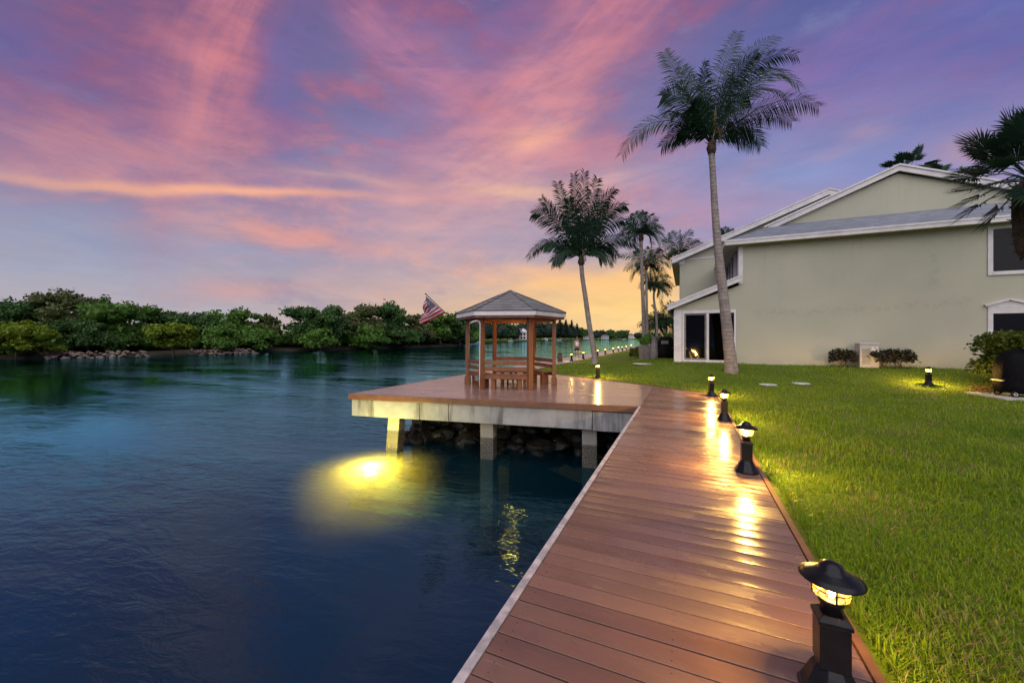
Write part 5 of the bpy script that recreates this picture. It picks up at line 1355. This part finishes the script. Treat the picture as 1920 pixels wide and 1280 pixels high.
# ------------------------------------------------------------------ things left of the house corner
def make_left_things():
    g = at(1212,HY,22.5); zl = lawn_h(g.x,g.y)
    t = thing('planter', 'square grey planter box with a bushy plant near the house corner', 'planter', (g.x,g.y,zl-.02), TH)
    b = MB(); b.add([(-.33,-.3,0),(.33,-.3,0),(.33,.3,0),(-.33,.3,0),(-.36,-.33,.80),(.36,-.33,.80),(.36,.33,.80),(-.36,.33,.80)],[(3,2,1,0),(4,5,6,7),(0,1,5,4),(1,2,6,5),(2,3,7,6),(3,0,4,7)]); b.build('box', M['greyplast'], t, bevel=.015)
    V, Q, T = leaf_cloud([(0,0,1.0,.36,.33,.34),(.15,0,1.15,.3,.3,.26)], 1200, .08, 71); mesh_np('plant', V, Q, M['tr_mid'], t, T)
    g = at(1227,HY,21.8); zl = lawn_h(g.x,g.y)
    t = thing('urn', 'tall dark waisted urn between planter and covered grill', 'urn', (g.x,g.y,zl-.02))
    MB().lathe([(.20,0),(.24,.15),(.24,.45),(.19,.85),(.15,1.15),(.20,1.28),(.21,1.30),(.16,1.30),(.12,1.1)], 20, caps=False).build('body', M['greyplast'], t); 
    g = at(1249,HY,21.6); zl = lawn_h(g.x,g.y)
    t = thing('covered_grill', 'black covered grill with steel control panel against the house corner', 'grill', (g.x,g.y,zl-.02), TH)
    c = MB(); vs = []; n = 20; prof = [(.44,.04),(.46,.4),(.44,.9),(.36,1.14),(.2,1.24)]
    for (r, z) in prof:
        for k in range(n):
            a = 2*math.pi*k/n; ca, sa = math.cos(a), math.sin(a); s_ = (abs(ca)**3.4+abs(sa)**3.4)**(-1/3.4); vs.append((r*s_*ca*1.0,r*s_*sa*.7,z))
    fs = [(i*n+k,i*n+(k+1)%n,(i+1)*n+(k+1)%n,(i+1)*n+k) for i in range(len(prof)-1) for k in range(n)]+[tuple((len(prof)-1)*n+k for k in range(n)),tuple(range(n-1,-1,-1))]
    c.add(vs,fs,True); c.build('cover', M['blackcloth'], t)
    MB().box(-.40,-.02,-.36,-.335,.84,1.02).build('control_panel', M['steel'], t, bevel=.004)
    MB().lathe([(.03,-.01),(.03,.01)],10,(.2,-.35,.62)).build('knob', M['steel'], t)
    g = onlawn(1205,683)
    o = MB().lathe([(0,.0),(.26,.0),(.30,.02),(.26,.045),(0,.05)],16,caps=False).build('stepping_stone', M['concrete_flat'], None, (g.x,g.y,g.z)); o.scale = (1.6,1,1); tag(o,'pale stepping stone on the grass below the grey planter','paving stone')
    g = at(1197,HY,27); 
    bush('shrub','dark rounded shrub beside the far end of the bollard row','shrub',(g.x,g.y,0),[(0,0,.45,.6,.55,.48),(.3,0,.6,.45,.45,.4)],M['hedge'],1600,.10,73)
    g = at(1258,HY,30)
    bush('hedge','green clipped hedge far behind the covered grill near the house corner','hedge',(g.x,g.y,0),[(0,0,1.0,1.0,.8,1.0),(-.7,0,.8,.7,.7,.8)],M['tr_mid'],2200,.12,74)
    # low distant fence behind the palms
    g0 = at(1210,HY,62); g1 = at(1262,HY,60)
    t = thing('fence', 'grey slatted fence far behind the palms left of the house', 'fence', (g0.x,g0.y,0))
    d = Vector((g1.x-g0.x,g1.y-g0.y,0)); n = 5
    for k in range(n+1): MB().box(-.08,.08,-.08,.08,0,1.9,Matrix.Translation(d*(k/n))).build('post', M['greyplast'], t)
    s_ = MB()
    for z in (.3,.65,1.0,1.35,1.7): s_.bar(d*0+UP*z, d+UP*z, .05, .26)
    s_.build('slats', M['greyplast'], t)
make_left_things()
for (px, py, lab) in ((1440,722.5,'flat pale round utility cover in the lawn, left one of two'),(1502,720.5,'flat pale round utility cover in the lawn, right one of two')):
    g = onlawn(px,py); o = MB().lathe([(0,.0),(.24,.0),(.27,.02),(.25,.05),(0,.055)],20,caps=False).build('utility_cover', M['concrete_flat'], None, (g.x,g.y,g.z)); tag(o,lab,'utility cover','utility covers in the lawn')
# mooring post
p = onz(1050,678)
t = thing('mooring_post','short brown mooring post at the canal edge right of the gazebo','post',(p.x,p.y,0))
MB().tube([(0,0,-1.8),(0,0,.35),(.0,0,.50)],[.15,.17,.16],12,wob=.03).build('piling', M['brownpost'], t)
MB().lathe([(.17,.50),(.16,.54),(.0,.58)],12,caps=False).build('cap', M['black'], t)

# ------------------------------------------------------------------ walking person
def make_person():
    p = onz(1082,672.8); h = 1.68
    t = thing('person','person in white tank top and dark shorts walking along the far path','person',(p.x,p.y,0), TH+R(4))
    def skin(name, pts, edges, rad, mat, parent, root=0, sub=1):
        bm = bmesh.new(); ly = bm.verts.layers.skin.verify(); vs = [bm.verts.new(q) for q in pts]
        for i, v in enumerate(vs):
            r = rad[i]; v[ly].radius = (r,r) if not isinstance(r,tuple) else r
            v[ly].use_root = (i == root)
        for (a, b) in edges: bm.edges.new((vs[a],vs[b]))
        me = bpy.data.meshes.new(name); bm.to_mesh(me); bm.free(); me.materials.append(mat)
        o = bpy.data.objects.new(name, me); link(o, parent)
        o.modifiers.new('skin','SKIN').use_smooth_shade = True; s_ = o.modifiers.new('sub','SUBSURF'); s_.levels = sub; s_.render_levels = sub
        return o
    # body faces the viewer (-y); left leg forward in mid stride
    P_ = [(0,0,.92),(0,-.01,1.08),(0,-.01,1.24),(0,-.005,1.38),(0,-.01,1.46),(0,-.03,1.56),(0,-.03,1.64),      # 0-6 spine, neck, head
          (.17,0,1.36),(.24,.03,1.12),(.27,-.04,.88),(.27,-.06,.80),(-.17,0,1.36),(-.24,-.02,1.12),(-.27,-.08,.89),(-.27,-.10,.81), # 7-14 arms
          (.09,0,.86),(.10,-.12,.48),(.09,-.16,.09),(.09,-.30,.04),(-.09,0,.86),(-.10,.04,.48),(-.09,.20,.12),(-.09,.10,.04)]       # 15-22 legs
    Ed = [(0,1),(1,2),(2,3),(3,4),(4,5),(5,6),(3,7),(7,8),(8,9),(9,10),(3,11),(11,12),(12,13),(13,14),(0,15),(15,16),(16,17),(17,18),(0,19),(19,20),(20,21),(21,22)]
    Rd = [(.15,.11),(.13,.10),(.15,.11),(.12,.09),.055,.095,.075,.06,.045,.034,.032,.06,.045,.034,.032,.085,.058,.042,.035,.085,.058,.042,.035]
    for s, w_ in ((1,10),(-1,14)):
        for k, (dx, ln) in enumerate(((-.018,.07),(-.006,.08),(.006,.075),(.018,.06))):
            b = len(P_); q = P_[w_]; P_ += [(q[0]+dx*.6,q[1]+dx,q[2]-.045),(q[0]+dx*.7,q[1]+dx-.01,q[2]-.045-ln)]; Ed += [(w_,b),(b,b+1)]; Rd += [.010,.008]
        b = len(P_); q = P_[w_]; P_ += [(q[0]-s*.035,q[1]-.02,q[2]-.03),(q[0]-s*.04,q[1]-.03,q[2]-.07)]; Ed += [(w_,b),(b,b+1)]; Rd += [.011,.009]
    body = skin('body', P_, Ed, Rd, M['skin'], t)
    fc = MB(); fc.lathe([(0,-.012),(.010,-.006),(.012,.0),(.010,.006),(0,.012)],8,(.032,-.122,1.585),caps=False); fc.lathe([(0,-.012),(.010,-.006),(.012,.0),(.010,.006),(0,.012)],8,(-.032,-.122,1.585),caps=False); fc.box(-.03,.03,-.124,-.112,1.51,1.52); fc.build('face_features', M['hair'], t)
    MB().add([(0,-.115,1.60),(.016,-.12,1.545),(-.016,-.12,1.545),(0,-.148,1.548)],[(0,1,3),(0,3,2),(1,2,3)]).build('nose', M['skin'], t)
    skin('hair', [(0,.03,1.56),(0,.0,1.66),(0,.03,1.70),(0,.07,1.52)], [(0,1),(1,2),(0,3)], [.10,.095,.05,.06], M['hair'], t)
    skin('tank_top', [(0,0,.90),(0,-.01,1.08),(0,-.01,1.24),(0,-.005,1.36),(.10,-.0,1.40),(-.10,0,1.40)], [(0,1),(1,2),(2,3),(3,4),(3,5)], [(.168,.125),(.148,.115),(.168,.125),(.145,.105),.05,.05], M['whitecloth'], t)
    skin('shorts', [(0,0,.92),(0,0,.86),(.09,-.02,.80),(.105,-.07,.60),(-.09,.0,.80),(-.105,.03,.60)], [(0,1),(1,2),(2,3),(1,4),(4,5)], [(.172,.128),(.16,.12),.105,.095,.105,.095], M['darkcloth'], t, 1)
    for (x, y, z) in ((.09,-.24,.045),(-.09,.15,.05)): skin('shoe', [(x,y+.10,z),(x,y,z),(x,y-.10,z-.005)], [(0,1),(1,2)], [.045,.05,.04], M['shoe'], t)
make_person()

# ------------------------------------------------------------------ grass blades
def make_grass():
    g = np.random.default_rng(5); NB = 290000
    # radial sampling about the walk's near end: density falls with distance like 1/d^2 past 2.6 m
    uu = g.random(NB); d0, d1 = 1.3, 24.0
    k0 = .5*(2.6**2-d0**2)/2.6**2; k1 = math.log(d1/2.6); tot = k0+k1
    q = uu*tot
    dist = np.where(q < k0, np.sqrt(np.clip(d0**2+2*2.6**2*q,0,None)), 2.6*np.exp(np.clip(q-k0,0,None)))
    ang = g.uniform(R(-24), R(68), NB)             # from the boardwalk direction (+y), clockwise
    X = np.sin(ang)*dist; Y = np.cos(ang)*dist
    ex = np.interp(Y, [p[1] for p in EDGE], [p[0] for p in EDGE])
    thin = .5+.5*np.sin(X*2.1+1.5*np.sin(Y*1.7))*np.sin(Y*1.9+1.3*np.sin(X*2.6)); ok = (g.random(NB) < .55+.6*thin)
    ok = ok & (X > ex+.02+g.random(NB)*.03) & ~((X > -.45) & (Y > 19.78)) & (Y > 0)
    X, Y, dist = X[ok], Y[ok], dist[ok]; n = len(X)
    dx = np.maximum(-.44-X,0); dy = np.maximum(19.8-Y,0); ds = np.hypot(dx,dy); tt = np.clip((ds-.3)/4.3,0,1); tt = tt*tt*(3-2*tt)
    t2 = np.where(Y < 12, np.clip((X-1)/2,0,1), 1.0); t2 = t2*t2*(3-2*t2)
    Z = .46*(1-tt)+.02*np.sin(X*.9+1.3)*np.sin(Y*.7)*t2-.014
    # clumpiness
    cl = .5+.5*np.sin(X*5.1+np.sin(Y*3.7)*1.7)*np.sin(Y*4.3+np.sin(X*2.9)*1.9)
    patch = .5+.5*np.sin(X*1.3+2*np.sin(Y*.8))*np.sin(Y*1.1+np.sin(X*1.7))
    edgeb = np.clip(1-(X-np.interp(Y,[p[1] for p in EDGE],[p[0] for p in EDGE]))/.16,0,1)
    lod = 1+np.clip(dist-4,0,30)*.085
    ln = (.032+.040*cl+.030*g.random(n)**2+.05*edgeb+.012*patch)*np.minimum(lod,1.25); wd = (.0042+.003*g.random(n))*lod
    az = g.uniform(0,2*np.pi,n); az = az+.6*np.sin(X*2.3)*np.cos(Y*2.1)
    lean = g.uniform(.25,1.25,n); dr = np.stack([np.cos(az),np.sin(az)],1)
    sd = np.stack([-np.sin(az),np.cos(az)],1)
    base = np.stack([X,Y,Z],1)
    def pt(f, w_):
        h = ln*(np.sin(f*(1.35-lean*.55))/1.0)*(1-.10*f); o = ln*lean*f*f*.75
        c = base.copy(); c[:,0] += dr[:,0]*o; c[:,1] += dr[:,1]*o; c[:,2] += h
        l = c.copy(); r = c.copy(); l[:,:2] += sd*(wd*w_*.5)[:,None]; r[:,:2] -= sd*(wd*w_*.5)[:,None]; return l, r
    a0,b0 = pt(0,1.0); a1,b1 = pt(.55,.95); a2,b2 = pt(1.0,.12)
    V = np.stack([a0,b0,b1,a1,b2,a2],1).reshape(-1,3)
    i = np.arange(n)*6; Q = np.stack([np.stack([i,i+1,i+2,i+3],1),np.stack([i+3,i+2,i+4,i+5],1)],1).reshape(-1,4)
    T = np.repeat(np.clip(.50*g.random(n)+.80*patch+.15*cl-.22,0,1.2),6)
    th = .5+.5*np.sin(X*2.1+1.5*np.sin(Y*1.7))*np.sin(Y*1.9+1.3*np.sin(X*2.6))
    T = np.where(np.repeat(g.random(n) < .035+.30*np.clip(.30-th,0,1)*3, 6), 2.0, T)
    o = mesh_np('grass', V, Q, M['grass'], None, T); tag(o, kind='stuff')
make_grass()
